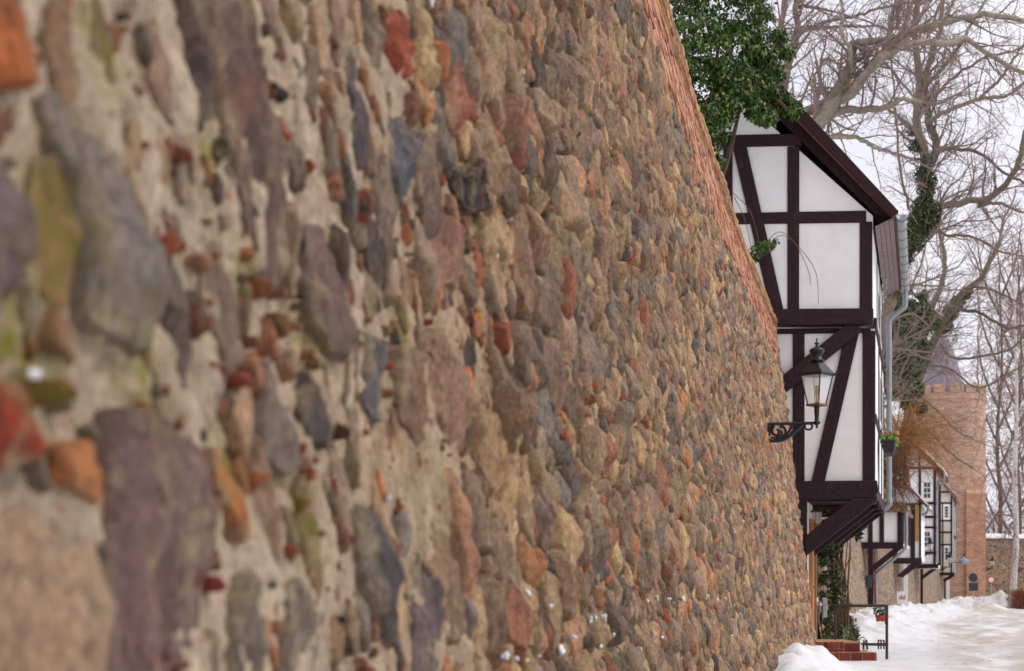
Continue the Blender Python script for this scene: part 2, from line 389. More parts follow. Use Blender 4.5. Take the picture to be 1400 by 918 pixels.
# ------------------------------------------------------------------ the great fieldstone wall
PAL = [((122, 110, 106), 5), ((148, 126, 112), 6), ((158, 138, 118), 5), ((148, 104, 88), 2), ((108, 106, 110), 3.5), ((166, 146, 120), 5), ((84, 78, 78), 2),
       ((170, 122, 90), 1.0), ((132, 114, 106), 5), ((142, 130, 120), 4), ((160, 126, 110), 2.5), ((122, 112, 98), 2.5), ((176, 152, 122), 2)]
pw = np.array([w for c, w in PAL]); pw = pw / pw.sum()
LICH = [(95, 300, .05), (75, 470, .06), (40, 470, .05), (215, 510, .05), (430, 720, .05), (355, 380, .04), (445, 470, .03), (300, 215, .03), (150, 60, .05), (335, 640, .04), (960, 890, .12), (560, 450, .04)]
LW = [px2wall(x, y, 0.02) + (r,) for x, y, r in LICH]
def moss_at(Y, z):
    m = 0
    for (a, b, r) in LW: m = m + np.exp(-(((Y - a) / (r * 1.3)) ** 2 + ((z - b) / (r * 1.2)) ** 2))
    return np.clip(m * 0.95, 0, 1)

HAND = [
 ([(150,565),(205,555),(245,560),(262,602),(285,612),(292,760),(292,900),(290,970),(140,970),(146,800),(165,640)], (122,101,100), .022),
 ([(55,108),(95,150),(150,215),(200,310),(232,420),(225,490),(180,475),(140,440),(115,330),(100,230),(70,160)], (138,132,132), .03),
 ([(-60,170),(10,190),(38,250),(45,330),(34,420),(-20,450),(-70,400)], (128,112,118), .035),
 ([(-60,-40),(18,-20),(34,50),(50,112),(40,125),(-50,120)], (186,108,62), .03),
 ([(58,212),(95,200),(112,280),(118,360),(100,440),(78,420),(62,330)], (150,122,84), .018),
 ([(295,-40),(330,10),(365,110),(386,190),(400,280),(402,380),(386,412),(358,335),(336,250),(312,120),(296,50)], (118,96,92), .03),
 ([(268,-30),(290,-30),(297,90),(300,170),(290,190),(274,160),(264,80)], (106,92,94), .02),
 ([(432,310),(450,300),(470,370),(482,455),(472,500),(452,486),(438,440)], (122,107,102), .025),
 ([(434,505),(454,538),(463,588),(455,616),(440,602),(424,560)], (92,86,84), .025),
 ([(372,478),(390,510),(405,560),(411,640),(387,652),(369,580)], (142,130,128), .015),
 ([(328,782),(352,775),(362,840),(361,950),(316,950),(318,830)], (126,120,112), .014),
 ([(405,785),(425,808),(436,860),(438,950),(394,950),(391,830)], (132,124,116), .016),
 ([(298,606),(315,620),(330,680),(336,745),(322,736),(303,680)], (186,116,66), .012),
 ([(512,450),(528,460),(541,500),(538,550),(522,586),(511,530)], (112,110,114), .03),
 ([(505,680),(522,720),(540,800),(553,860),(549,892),(526,852),(506,780)], (90,88,94), .03),
 ([(486,60),(496,110),(503,180),(500,245),(490,220),(484,120)], (86,82,92), .018),
 ([(537,5),(558,20),(570,60),(572,100),(555,109),(540,95)], (172,92,72), .03),
 ([(541,125),(556,150),(566,220),(568,280),(555,286),(543,240)], (104,106,116), .03),
 ([(597,450),(622,456),(646,500),(650,560),(640,622),(620,602),(602,540)], (152,122,106), .04),
 ([(548,470),(576,482),(592,540),(597,600),(576,610),(556,560)], (142,112,100), .03),
 ([(662,560),(685,570),(697,620),(690,676),(672,650)], (182,146,114), .04),
 ([(577,690),(606,722),(636,780),(643,850),(631,890),(612,860),(596,780)], (152,130,110), .04),
 ([(565,770),(590,790),(608,860),(612,945),(576,945)], (118,106,108), .02),
 ([(635,228),(665,235),(681,260),(679,290),(656,294),(640,270)], (58,48,48), .06),
 ([(-60,720),(0,702),(60,692),(128,722),(138,850),(134,970),(-60,970)], (176,150,130), .012),
 ([(-40,545),(15,520),(52,560),(74,600),(50,640),(-40,655)], (158,62,42), .03),
 ([(42,520),(88,524),(102,548),(66,562)], (122,45,38), .03),
 ([(76,612),(120,602),(158,648),(166,694),(132,690),(84,652)], (196,126,80), .02),
 ([(640,640),(668,640),(680,700),(672,760),(650,740)], (140,118,104), .035),
 ([(570,180),(600,190),(615,250),(612,320),(590,330),(574,260)], (128,106,98), .03),
 ([(618,80),(632,70),(640,130),(634,190),(620,180)], (172,112,96), .035),
 ([(590,290),(620,300),(640,350),(636,400),(610,390)], (160,126,110), .035),
]
CHIPHAND = [((60,540),14,(130,40,35)),((235,335),16,(185,90,60)),((300,205),16,(60,40,32)),((362,395),14,(190,110,70)),((390,445),14,(150,110,66)),((330,520),10,(160,80,60)),
 ((415,615),7,(165,70,45)),((425,650),9,(180,95,60)),((430,725),13,(150,140,60)),((395,755),8,(170,85,55)),((545,755),9,(190,85,45)),((300,800),9,(150,72,60)),((320,200),12,(140,72,40)),((385,130),9,(60,50,50)),
 ((390,180),14,(185,90,35)),((245,210),12,(170,100,70)),((155,55),16,(180,110,80)),((140,75),12,(170,90,75)),((190,130),10,(170,80,68)),((470,590),9,(130,80,60)),((655,440),12,(215,140,50)),((660,465),10,(165,70,40)),
 ((415,690),8,(170,120,60)),((375,120),8,(60,50,48)),((300,690),10,(190,120,70)),((355,660),10,(190,115,75)),((545,690),10,(180,90,55)),((530,500),6,(185,80,45)),((500,300),8,(170,85,60)),((425,230),9,(190,100,60)),((340,350),10,(185,110,75))]

def poly_r(cx, cz, pts, th):
    r = np.full(len(th), 1e9); n = len(pts)
    for i in range(n):
        a = np.array(pts[i]) - (cx, cz); b = np.array(pts[(i + 1) % n]) - (cx, cz); e = b - a
        den = np.cos(th) * e[1] - np.sin(th) * e[0]
        with np.errstate(divide='ignore', invalid='ignore'):
            t = (a[0] * e[1] - a[1] * e[0]) / den; s = (a[0] * np.sin(th) - a[1] * np.cos(th)) / den
        ok = (t > 0) & (s >= -1e-6) & (s <= 1 + 1e-6)
        r = np.where(ok & (t < r), t, r)
    r[r > 1e8] = np.median(r[r < 1e8]); return r

AX = 0.70                                       # packing metric along the wall
BZ = lambda Y: 4.95 + 0.05 * np.sin(Y * 1.7) + 0.04 * np.sin(Y * 4.1)
def pack():
    gx, gz, gr = [], [], []; stones = []; fixed = []
    for pts, c, pr in HAND:
        Y, z = px2wall([p[0] for p in pts], [p[1] for p in pts], pr * 0.7)
        cx, cz = Y.mean(), z.mean(); pl = list(zip(Y, z))
        k = len(fixed); fixed.append((cx, cz, pl, c, pr))
        th = np.linspace(0, 2 * np.pi, 18, endpoint=False); r = poly_r(cx, cz, pl, th)
        for f_ in (1.0, 0.55, 0.1):
            for t, rr in zip(th, r):
                gx.append((cx + np.cos(t) * rr * f_) / AX); gz.append(cz + np.sin(t) * rr * f_); gr.append(0.012)
    nfix = len(gx)
    G = [(a, b, c) for a, b, c in zip(gx, gz, gr)]; BW = 0.3; bins = {}
    for a, b, c in G: bins.setdefault((int(a // BW), int(b // BW)), []).append((a, b, c))
    Y0, Y1 = 0.3, 28.2
    courses = [1.0, 1.9, 2.75, 3.6, 4.4]
    def place(y, z, r):
        bi, bj = int(y // BW), int(z // BW)
        for i_ in (bi - 1, bi, bi + 1):
            for j_ in (bj - 1, bj, bj + 1):
                for a, b, c in bins.get((i_, j_), ()):
                    q = (c + r) * 0.90
                    if (a - y) ** 2 + (b - z) ** 2 < q * q: return False
        bins.setdefault((bi, bj), []).append((y, z, r)); G.append((y, z, r)); return True
    for rmin, rmax, cnt in ((.115, .15, 1300), (.085, .115, 6000), (.06, .085, 24000), (.038, .06, 42000), (.022, .038, 36000)):
        ys = rng.uniform(Y0, Y1, cnt); zs = rng.uniform(-0.1, 5.0, cnt); rs = rng.uniform(rmin, rmax, cnt)
        keep = np.ones(cnt, bool)
        keep &= ~((ys < 2.75) & (rng.random(cnt) > (0.22 if rmin < .06 else .1)))
        keep &= ~((ys >= 2.75) & (ys < 3.2) & (rng.random(cnt) > 0.3))
        keep &= ~((ys < 2.9) & (rs > .085))
        if rmin > 0.11: keep &= (rng.random(cnt) < 0.5)
        hid = (zs > E + .40 * ys) | (zs < E - .07 * ys)               # above or below anything the street view shows
        keep &= ~(hid & (rs < .06))
        for cl in courses:                                            # levelling beds: no big stone across a course line
            keep &= ~((np.abs(zs - cl - 0.02 * np.sin(ys)) < rs * 0.55) & (rs > 0.06))
        keep &= zs + rs * 0.6 < BZ(ys)
        for y, z, r in zip((ys[keep] / AX).tolist(), zs[keep].tolist(), rs[keep].tolist()): place(y, z, r)
    A_ = np.array(G)
    return fixed, A_[:, 0], A_[:, 1], A_[:, 2], nfix
fixed, GX, GZ, GR, NFIX = pack()

TR_HI = np.array([0.0, .3, .52, .68, .8, .88, .94, .98, 1.0, 1.02]); TR_LO = np.array([0.0, .5, .8, .95, 1.02])
def stone_mesh(cy, cz, th, r, prot, flat, tilt, rings, colr, rough):
    K = len(th); T = rings[1:]
    h = prot * np.clip(1 - np.clip(T, 0, 1) ** flat, 0, 1) ** 0.55
    h[-1] = -0.03; 
    ry = np.outer(T, np.cos(th) * r); rz = np.outer(T, np.sin(th) * r)
    hh = h[:, None] + (tilt[0] * ry + tilt[1] * rz) * (1 - T[:, None] ** 4)
    rm = np.mean(r)
    for _ in range(5 if K > 8 else 0):
        a = rng.uniform(0, 6.28); sl = rng.uniform(.2, 1.0); cpl = rng.uniform(.7, 1.15)
        pl = prot * (cpl - sl * (np.cos(a) * ry + np.sin(a) * rz) / rm)
        hh[:-1] = np.minimum(hh[:-1], np.maximum(pl[:-1], 0.15 * prot))
    Y = np.concatenate([[cy], (cy + ry).ravel()]); z = np.concatenate([[cz], (cz + rz).ravel()]); H = np.concatenate([[hh[0].mean()], hh.ravel()])
    n = len(T); fc = []
    for k in range(K): fc.append((0, 1 + k, 1 + (k + 1) % K))
    fc = np.array(fc); a = np.arange(K); b = (a + 1) % K; quads = []
    for i in range(n - 1):
        o0, o1 = 1 + i * K, 1 + (i + 1) * K
        quads.append(np.stack([o0 + a, o1 + a, o1 + b], -1)); quads.append(np.stack([o0 + a, o1 + b, o0 + b], -1))
    Fc = np.concatenate([fc] + quads)
    w = np.concatenate([[1.0], np.repeat(np.where(np.arange(n) == n - 1, 0.0, 1.0), K)]) * rough
    tv = np.concatenate([[0.0], np.repeat(np.clip(T, 0, 1) ** 4, K)])
    return Y, z, H, Fc, w, tv

wall = empty('stone_wall', (wx(14, 0), 14, 0), 'tall old fieldstone wall with brick top band running from the foreground to the half-timbered house', 'wall')

def in_px(px, py): return (px > -60) & (px < 1460) & (py > -60) & (py < 980)
def build_stones():
    items = []     # (projected size, args)
    def add(cy, cz, r, th, prot, flat, tilt, c, hand=False):
        p = wp(cy, cz, prot); px, py = to_px(p); s = F / p[1]
        lat = p[0] - p[1] * (0.168 + p[1] / 402) + 1.0e-9
        area = (s * np.mean(r)) ** 2 * max(0.05, 0.7 / p[1])
        if p[1] < 0.8 or not in_px(px, py): area = 0
        items.append((area + (1e9 if hand and area > 0 else 0), cy, cz, r, th, prot, flat, tilt, c))
    for cx, cz, pl, c, pr in fixed:
        th = np.linspace(0, 2 * np.pi, 40, endpoint=False); r = poly_r(cx, cz, pl, th)
        r = (np.roll(r, 1) + 2 * r + np.roll(r, -1)) / 4 * (1 + rng.normal(0, .035, len(r)))
        add(cx, cz, r, th, pr * 1.1 + .006, 8.0, (rng.normal() * .03, rng.normal() * .03), c, True)
    N = len(GX); BW = .45; bins = {}
    for i_, (a, b) in enumerate(zip(GX, GZ)): bins.setdefault((int(a // BW), int(b // BW)), []).append(i_)
    cache = {}
    def near_idx(a, b):
        k = (int(a // BW), int(b // BW))
        if k not in cache:
            L = []
            for i_ in (-1, 0, 1):
                for j_ in (-1, 0, 1): L += bins.get((k[0] + i_, k[1] + j_), [])
            cache[k] = np.array(L)
        return cache[k]
    for i in range(NFIX, N):
        cy, cz, rr = GX[i], GZ[i], GR[i]
        cand = near_idx(cy, cz); d0 = np.hypot(GX[cand] - cy, GZ[cand] - cz); ok = (d0 < rr * 2 + 0.3) & (d0 > 1e-6); nb = cand[ok]; dn = d0[ok]
        K = 28 if rr > 0.05 and cy * AX < 9 else (14 if rr > 0.05 else 8)
        th0 = rng.uniform(0, 6.28); th = th0 + np.linspace(0, 2 * np.pi, K, endpoint=False)
        dx, dz = (GX[nb] - cy) / dn, (GZ[nb] - cz) / dn
        t = dn * rr / (rr + GR[nb]) - rng.uniform(0.006, 0.022)
        cs = np.outer(np.cos(th), dx) + np.outer(np.sin(th), dz)
        with np.errstate(divide='ignore'):
            rd = np.where(cs > 0.05, t[None, :] / np.maximum(cs, 0.05), 9)
        el = rr * (1.32 + 0.2 * np.cos(2 * th + rng.uniform(0, 6)) + 0.13 * np.cos(3 * th + rng.uniform(0, 6)) + .07 * np.cos(5 * th + rng.uniform(0, 6)))
        r = np.minimum(rd.min(1), el) if len(nb) else el; r = np.maximum(r, rr * 0.35)
        for _ in range(1 if K > 12 else 0): r = (np.roll(r, 1) + 2 * r + np.roll(r, -1)) / 4
        # back from the packing metric to metres
        yy, zz = np.cos(th) * r * AX * (.62 if cy * AX < 3.3 else 1.0), np.sin(th) * r * (1.15 if cy * AX < 3.3 else 1.0); th2 = np.arctan2(zz, yy); r2 = np.hypot(yy, zz)
        Yw = cy * AX
        pr = rr * rng.uniform(0.3, 0.9); pr = np.clip(pr, 0.016, 0.07)
        if Yw < 3.2: pr = min(pr, rng.uniform(.006, .02), rr * .25 + .003)
        c = PAL[rng.choice(len(PAL), p=pw)][0]
        if rr < 0.05 and rng.random() < 0.22: c = [(172, 104, 76), (180, 118, 88), (146, 84, 66)][rng.integers(3)]
        add(Yw, cz, r2, th2, pr, rng.choice([2.4, 3.2, 4.5, 7]), (rng.normal() * .16, rng.normal() * .12), c)
    items.sort(key=lambda a: -a[0])
    rest = []
    allv = []
    for k, (area, cy, cz, r, th, pr, fl, ti, c) in enumerate(items):
        hi = k < 300
        near = hi
        rings = TR_HI if near else (TR_LO if area > 0 else TR_LO)
        rough = min(1.0, np.mean(r) / 0.08) 
        Y, z, H, Fc, w, tv = stone_mesh(cy, cz, th, r, pr, fl, ti, rings, c, rough)
        cc = np.array(lin(*c)) * ((1.36, 1.27, 1.2) if area > 1e8 else np.array((1.93, 1.73, 1.47)) * rng.uniform(0.62, 1.25)) * (1 + rng.normal(0, .025, 3))
        cv = np.ones((len(Y), 4)); cv[:, :3] = np.clip(cc, 0, .9); cv[:, 3] = tv
        allv.append((Y, z, H, Fc, w, cv))
    # one noise pass over every vertex
    Ya = np.concatenate([a[0] for a in allv]); za = np.concatenate([a[1] for a in allv]); Ha = np.concatenate([a[2] for a in allv]); wa = np.concatenate([a[4] for a in allv])
    p0 = np.stack([Ya, za, Ha], -1)
    Ha = Ha + wa * (0.014 * fbm(p0 * (15, 12, 15), 3, 1) + 0.008 * fbm(p0 * 45, 2, 4))
    Pw = wp(Ya, za, Ha); mo = moss_at(Ya, za)
    off = 0; RV, RF, RC, RM = [], [], [], []; ro = 0
    for k, (Y, z, H, Fc, w, cc) in enumerate(allv):
        n = len(Y); v = Pw[off:off + n]; m = mo[off:off + n]; off += n
        if k < 300:
            obj('stone', v, Fc, M['stone'], wall, True, cc, m)
        else:
            RV.append(v); RF.append(Fc + ro); RC.append(cc); RM.append(m); ro += n
    o = obj('small_stones', np.concatenate(RV), np.concatenate(RF), M['stone'], wall, True, np.concatenate(RC), np.concatenate(RM))
    tag(o, kind='stuff')
    print('stones', len(items))
build_stones()

def build_chips():
    CH = []
    for (p, rpx, c) in CHIPHAND:
        Y, z = px2wall(*p, 0.01); CH.append((float(Y), float(z), rpx / (F / Y) * 1.0, c, True))
    n = 9000
    ys = rng.uniform(0.5, 28, n); ys[:1000] = rng.uniform(1.2, 4.2, 1000); zs = rng.uniform(0, 5.0, n)
    zs[:1000] = rng.uniform(0, 1, 1000) * (ys[:1000] * .43 + .1) + 1.1 - ys[:1000] * .05
    BR = [(180, 120, 88), (164, 98, 72), (188, 138, 110), (146, 92, 78), (92, 86, 86), (150, 134, 118), (116, 104, 98), (196, 176, 152)]
    for y, z in zip(ys, zs):
        dd = (np.abs(GX - y / AX) < .2); d = np.hypot(GX[dd] - y / AX, GZ[dd] - z) / np.maximum(GR[dd], .02)
        if len(d) and d.min() < 1.05: continue
        r = .003 + .018 * rng.random() ** 2
        CH.append((y, z, r, BR[rng.choice(8, p=[.22, .14, .18, .12, .05, .1, .08, .11])], False))
    sizes = []
    for (y, z, r, c, hd) in CH:
        p = wp(y, z, .01); px, py = to_px(p)
        sizes.append((1e9 if hd else (F / p[1] * r) ** 2 / p[1]) if (in_px(px, py) and y > 1.2) else 0)
    order = np.argsort(-np.array(sizes)); RV, RF, RC, RM = [], [], [], []; ro = 0
    for rank, i in enumerate(order):
        y, z, r, c, hd = CH[i]; K = 12 if hd else 7
        th = np.sort(rng.uniform(0, 2 * np.pi, K)) if K < 8 else np.linspace(0, 2 * np.pi, K, endpoint=False)
        asp = rng.uniform(.5, 1.0); rr = r * rng.uniform(.75, 1.2, K) if K < 8 else r * (1 + .25 * np.cos(2 * th + rng.uniform(0, 6)) + .15 * np.cos(3 * th + rng.uniform(0, 6)))
        yy, zz = np.cos(th) * rr * (1.0 if hd else .8), np.sin(th) * rr * (1.15 if hd else asp * 2.0)
        rings = np.array([0, .7, .95, 1.05]) if K < 8 else TR_LO
        pr = rng.uniform(.0, .007) if not hd else rng.uniform(.012, .02)
        Y, zq, H, Fc, w, tv = stone_mesh(y, z, np.arctan2(zz, yy), np.hypot(yy, zz), pr + 0.008, 6.0, (rng.normal() * .1, rng.normal() * .1), rings, c, .3)
        p0 = np.stack([Y, zq, H], -1); H = H + w * .006 * fbm(p0 * 40, 2, 8)
        v = wp(Y, zq, H); cc = np.zeros((len(v), 4)); cc[:, :3] = np.clip(np.array(lin(*c)) * rng.uniform(.8, 1.3), 0, .9); m = moss_at(Y, zq) * .6
        if rank < 250: obj('brick_chip', v, Fc, M['stone'], wall, True, cc, m)
        else:
            RV.append(v); RF.append(Fc + ro); RC.append(cc); RM.append(m); ro += len(v)
    o = obj('chippings', np.concatenate(RV), np.concatenate(RF), M['stone'], wall, True, np.concatenate(RC), np.concatenate(RM))
    tag(o, kind='stuff')
    print('chips', len(CH))
build_chips()

def build_mortar():
    def patch(Yv, zv, drop=0.0):
        YY, ZZ = np.meshgrid(Yv, zv); s = YY.shape
        p = np.stack([YY, ZZ, np.zeros(s)], -1)
        base = np.interp(YY, [0, 2.9, 3.8], [-0.001, -0.001, -0.006])
        bandf = np.clip((ZZ - 4.93) / .05, 0, 1)
        H = base - drop + (1 - .7 * bandf) * (0.014 * fbm(p * 6, 2, 61) + 0.010 * fbm(p * 22, 2, 63) + 0.005 * fbm(p * 75, 2, 66))
        t = np.clip((YY - 2.4) / 1.6 + 0.35 * fbm(p * 2.2, 3, 71), 0, 1)[..., None]
        c = np.array(lin(233, 212, 186)) * (1 - t) + np.array(lin(206, 174, 134)) * t
        g = np.clip(fbm(p * 1.3, 3, 77) * .8, 0, 1)[..., None] * (1 - t)
        c = c * (1 - g * .5) + np.array(lin(165, 150, 130)) * g * .5
        idx = np.arange(s[0] * s[1]).reshape(s)
        Fc = np.stack([idx[:-1, :-1], idx[:-1, 1:], idx[1:, 1:], idx[1:, :-1]], -1).reshape(-1, 4)
        return wp(YY, ZZ, H).reshape(-1, 3), Fc, c.reshape(-1, 3), moss_at(YY, ZZ).ravel()
    inv = lambda a, b, n: 1 / np.linspace(1 / a, 1 / b, n)
    ps = [patch(inv(1.0, 6.5, 380), np.linspace(0.7, 3.7, 320)), patch(inv(6.5, 28.0, 250), np.linspace(-.2, 5.72, 360)),
          patch(np.linspace(1, 6.5, 90), np.linspace(-.2, .72, 20), .004), patch(np.linspace(1, 6.5, 90), np.linspace(3.68, 5.72, 40), .004),
          patch(np.linspace(-9, 1.0, 110), np.linspace(-.2, 5.72, 70), .004)]
    V, Fc, C, Mo = [], [], [], []; o_ = 0
    for v, f, c, m in ps:
        V.append(v); Fc.append(f + o_); C.append(c); Mo.append(m); o_ += len(v)
    obj('mortar', np.concatenate(V), np.concatenate(Fc), M['mortar'], wall, True, np.concatenate(C), np.concatenate(Mo))
    # solid core behind the face
    ys = np.linspace(-9, 28, 60); V, Fc = [], []
    for y in ys:
        n = np.array([1, -(0.168 + y / 402), 0]); n /= np.linalg.norm(n)
        f0, f1 = wp(y, -.3, -.06), wp(y, 5.72, -.06)
        V += [f0, f1, f1 - n * 1.1, np.array([f1[0], f1[1], -.3]) - n * 1.15]
    for i in range(len(ys) - 1):
        a, b = i * 4, (i + 1) * 4
        for k in range(4): Fc.append((a + k, a + (k + 1) % 4, b + (k + 1) % 4, b + k))
    Fc += [(0, 3, 2, 1), tuple(len(V) - 4 + k for k in range(4))]
    obj('wall_core', V, Fc, M['core'], wall)
build_mortar()

def rbox(lx, ly, lz, ch=0.006, jit=0.0, seed=0):
    """a box with chamfered front edges centred on x and z, front face towards +y at 0"""
    x, z = lx / 2, lz / 2; V = [(-x, -ly, -z), (x, -ly, -z), (x, -ly, z), (-x, -ly, z), (-x, -ch, -z), (x, -ch, -z), (x, -ch, z), (-x, -ch, z),
         (-x + ch, 0, -z + ch), (x - ch, 0, -z + ch), (x - ch, 0, z - ch), (-x + ch, 0, z - ch)]
    Fc = [(0, 1, 2, 3)]
    for o_ in (0, 4):
        for k in range(4): Fc.append((o_ + k, o_ + (k + 1) % 4, o_ + 4 + (k + 1) % 4, o_ + 4 + k))
    Fc.append((8, 11, 10, 9)); V = np.array(V)
    if jit: V = V + np.random.default_rng(seed).normal(0, jit, V.shape)
    return V, [f[::-1] for f in Fc]
def wall_frame(Y, z, h):
    s = 0.168 + Y / 402; t = np.array([s, 1, 0]); t /= np.linalg.norm(t)
    n = np.array([1, -s, BAT / ZT]); n /= np.linalg.norm(n); u = np.cross(t, n); u = -u if u[2] < 0 else u
    return wp(Y, z, h), t, n, u
def build_brick_band():
    cols = [(172, 118, 90), (180, 130, 100), (160, 104, 80), (186, 146, 116), (146, 98, 82), (172, 122, 98)]
    shared = []
    for k in range(12):
        V, Fc = rbox(.262 if k < 8 else .13, .1, .074, .007, .0025, k)
        me = mesh_from('brick', V, Fc); a = me.attributes.new('Col', 'FLOAT_COLOR', 'POINT')
        c = np.ones((len(V), 4), np.float32); c[:, :3] = np.array(lin(*cols[k % 6])) * R.uniform(.85, 1.15); a.data.foreach_set('color', c.ravel())
        me.materials.append(M['brick']); shared.append((me, V, Fc, c[0, :3]))
    items = []
    for row in range(8):
        z0 = 4.97 + row * 0.0865; y = 3.0 + (row % 2) * .135
        while y < 27.9:
            half = R.random() < .3; L = .14 if half else .275; yc = y + L / 2; y += L
            if z0 - .04 < BZ(np.array(yc)) + (.04 if row < 2 else -1) * R.random(): continue
            if row < 2 and R.random() < .25: continue
            k = R.randrange(8, 12) if half else R.randrange(8)
            items.append((yc, z0, R.uniform(.012, .03), k, 0))
    for i in range(int(24.6 / .155)):                               # cornice: headers on end with gaps
        items.append((3.2 + i * .155, 5.70, .05 + R.uniform(-.006, .006), R.randrange(8, 12), 1))
    sz = []
    for (y, z, h, k, kind) in items:
        p = wp(y, z, h); px, py = to_px(p); sz.append(-1.0 / y if in_px(px, py) else 0)
    order = np.argsort(sz); RV, RF, RC = [], [], []; ro = 0; cnt = {0: 0, 1: 0}
    for i in order:
        y, z, h, k, kind = items[i]; o, t, n, u = wall_frame(y, z, h); me, V, Fc, c = shared[k]
        if cnt[kind] < (300 if kind == 0 else 110) and sz[i] < 0:
            cnt[kind] += 1
            b = bpy.data.objects.new('brick' if kind == 0 else 'cornice_brick', me); col.objects.link(b)
            mm = Matrix(((t[0], n[0], u[0], o[0]), (t[1], n[1], u[1], o[1]), (t[2], n[2], u[2], o[2]), (0, 0, 0, 1)))
            b.parent = wall; b.matrix_parent_inverse = Matrix.Translation(-Vector(wall.location)); b.matrix_basis = mm
        else:
            Vw = o + V[:, :1] * t + V[:, 1:2] * n + V[:, 2:3] * u
            RV.append(Vw); RF += [tuple(np.array(f) + ro) for f in Fc]; RC.append(np.tile(c, (len(V), 1))); ro += len(V)
    tag(obj('far_bricks', np.concatenate(RV), RF, M['brick'], wall, False, np.concatenate(RC)), kind='stuff')
    # coping: weathered rounded mortar bed over the cornice
    ys = np.linspace(3, 28.0, 260); V, Fc = [], []
    prof = [(.01, 5.645), (.03, 5.652), (.03, 5.745), (.055, 5.75), (.062, 5.79), (.045, 5.82), (.0, 5.85), (-.3, 5.87), (-1.1, 5.86), (-1.15, 5.66), (-.1, 5.64)]
    for i, y in enumerate(ys):
        for j, (h, z) in enumerate(prof):
            w = 0.016 * (R.random() - .5) + .008 * math.sin(y * 1.1) + .005 * math.sin(y * 2.7 + 1); V.append(wp(y, z + w * .7, h + (w if j < 8 else 0)))
    m_ = len(prof)
    for i in range(len(ys) - 1):
        for j in range(m_):
            Fc.append((i * m_ + j, i * m_ + (j + 1) % m_, (i + 1) * m_ + (j + 1) % m_, (i + 1) * m_ + j))
    obj('coping', V, Fc, M['coping'], wall, True)
build_brick_band()

def blob(c, rx, ry, rz, seed=0, nu=10, nv=5, amp=.25):
    g = np.random.default_rng(seed); V, Fc = [], []
    for i in range(nv + 1):
        a = math.pi * i / nv
        for j in range(nu):
            b = 2 * math.pi * j / nu; d = np.array([math.sin(a) * math.cos(b), math.sin(a) * math.sin(b), math.cos(a)])
            k = 1 + amp * noise3((d * 1.7 + seed * 7.1)[None], seed)[0]
            V.append(np.array(c) + d * k * (rx, ry, rz))
    for i in range(nv):
        for j in range(nu):
            Fc.append((i * nu + j, (i + 1) * nu + j, (i + 1) * nu + (j + 1) % nu, i * nu + (j + 1) % nu))
    return V, Fc
def join(parts):
    V, Fc = [], []
    for v, f in parts:
        o_ = len(V); V += list(v); Fc += [tuple(i + o_ for i in q) for q in f]
    return V, Fc
SNOWPX = [(722,812,7),(771,890,10),(786,872,6),(690,900,9),(707,903,6),(738,900,4),(810,848,7),(825,845,6),(822,885,5),(897,818,5),(905,874,4),(935,820,6),(960,818,5),(967,817,5),(980,822,5),(992,818,6),(1008,815,6),(1016,822,4),(697,898,5),(720,905,4),(885,822,4),(915,820,4),(590,6,9),(715,100,5),(950,488,4),(1015,642,4),(700,560,4),(50,515,12),(755,830,5),(840,870,4),(875,888,4),(533,685,5),(680,352,4),(1000,870,3),(930,880,3)]
parts = []
for i, (x, y, r) in enumerate(SNOWPX):
    for k in range(3):
        Y, z = px2wall(x + R.uniform(-.5, .5) * r, y + R.uniform(-.25, .35) * r, .03); p = wp(Y, z, .03); s_ = float(r / (F / Y)) * R.uniform(.4, .85)
        parts.append(blob(p, s_ * .55, s_ * 1.6, s_ * R.uniform(.5, .9), i * 3 + k, 9, 6, .8))
V, Fc = join(parts)
tag(obj('snow_patches', V, Fc, M['snow'], wall, True, (.72, .72, .75)), kind='stuff')

# ------------------------------------------------------------------ tubes
class Tubes:
    def __init__(s): s.V, s.F, s.C, s.n = [], [], [], 0
    def add(s, pts, rad, k=5, c=(1, 1, 1)):
        pts = np.asarray(pts, float); n = len(pts); rad = np.broadcast_to(np.asarray(rad, float), (n,))
        t = np.gradient(pts, axis=0); t /= np.linalg.norm(t, axis=1)[:, None] + 1e-9
        ref = np.array([0.31, 0.12, 0.94]); 
        if abs(t.mean(0) @ ref) > 0.85: ref = np.array([0.9, -0.4, 0.1])
        u = np.cross(t, ref); u /= np.linalg.norm(u, axis=1)[:, None] + 1e-9; v = np.cross(t, u)
        a = np.linspace(0, 2 * np.pi, k, endpoint=False)
        ring = pts[:, None] + rad[:, None, None] * (u[:, None] * np.cos(a)[None, :, None] + v[:, None] * np.sin(a)[None, :, None])
        s.V.append(ring.reshape(-1, 3)); b = s.n + np.arange(n * k).reshape(n, k); r_ = np.roll(b, -1, 1)
        s.F.append(np.stack([b[:-1], r_[:-1], r_[1:], b[1:]], -1).reshape(-1, 4)); s.n += n * k
        e = np.stack([b[-1][[0, 0]] if k < 3 else np.array([b[-1][0], b[-1][0]])])
        s.C.append(np.tile(np.asarray(c, float), (n * k, 1)))
    def build(s, name, m, parent=None, smooth=True):
        return obj(name, np.concatenate(s.V), np.concatenate(s.F), m, parent, smooth, np.concatenate(s.C))
def tube_obj(name, pts, rad, m, parent=None, k=8):
    t = Tubes(); t.add(pts, rad, k); return t.build(name, m, parent)
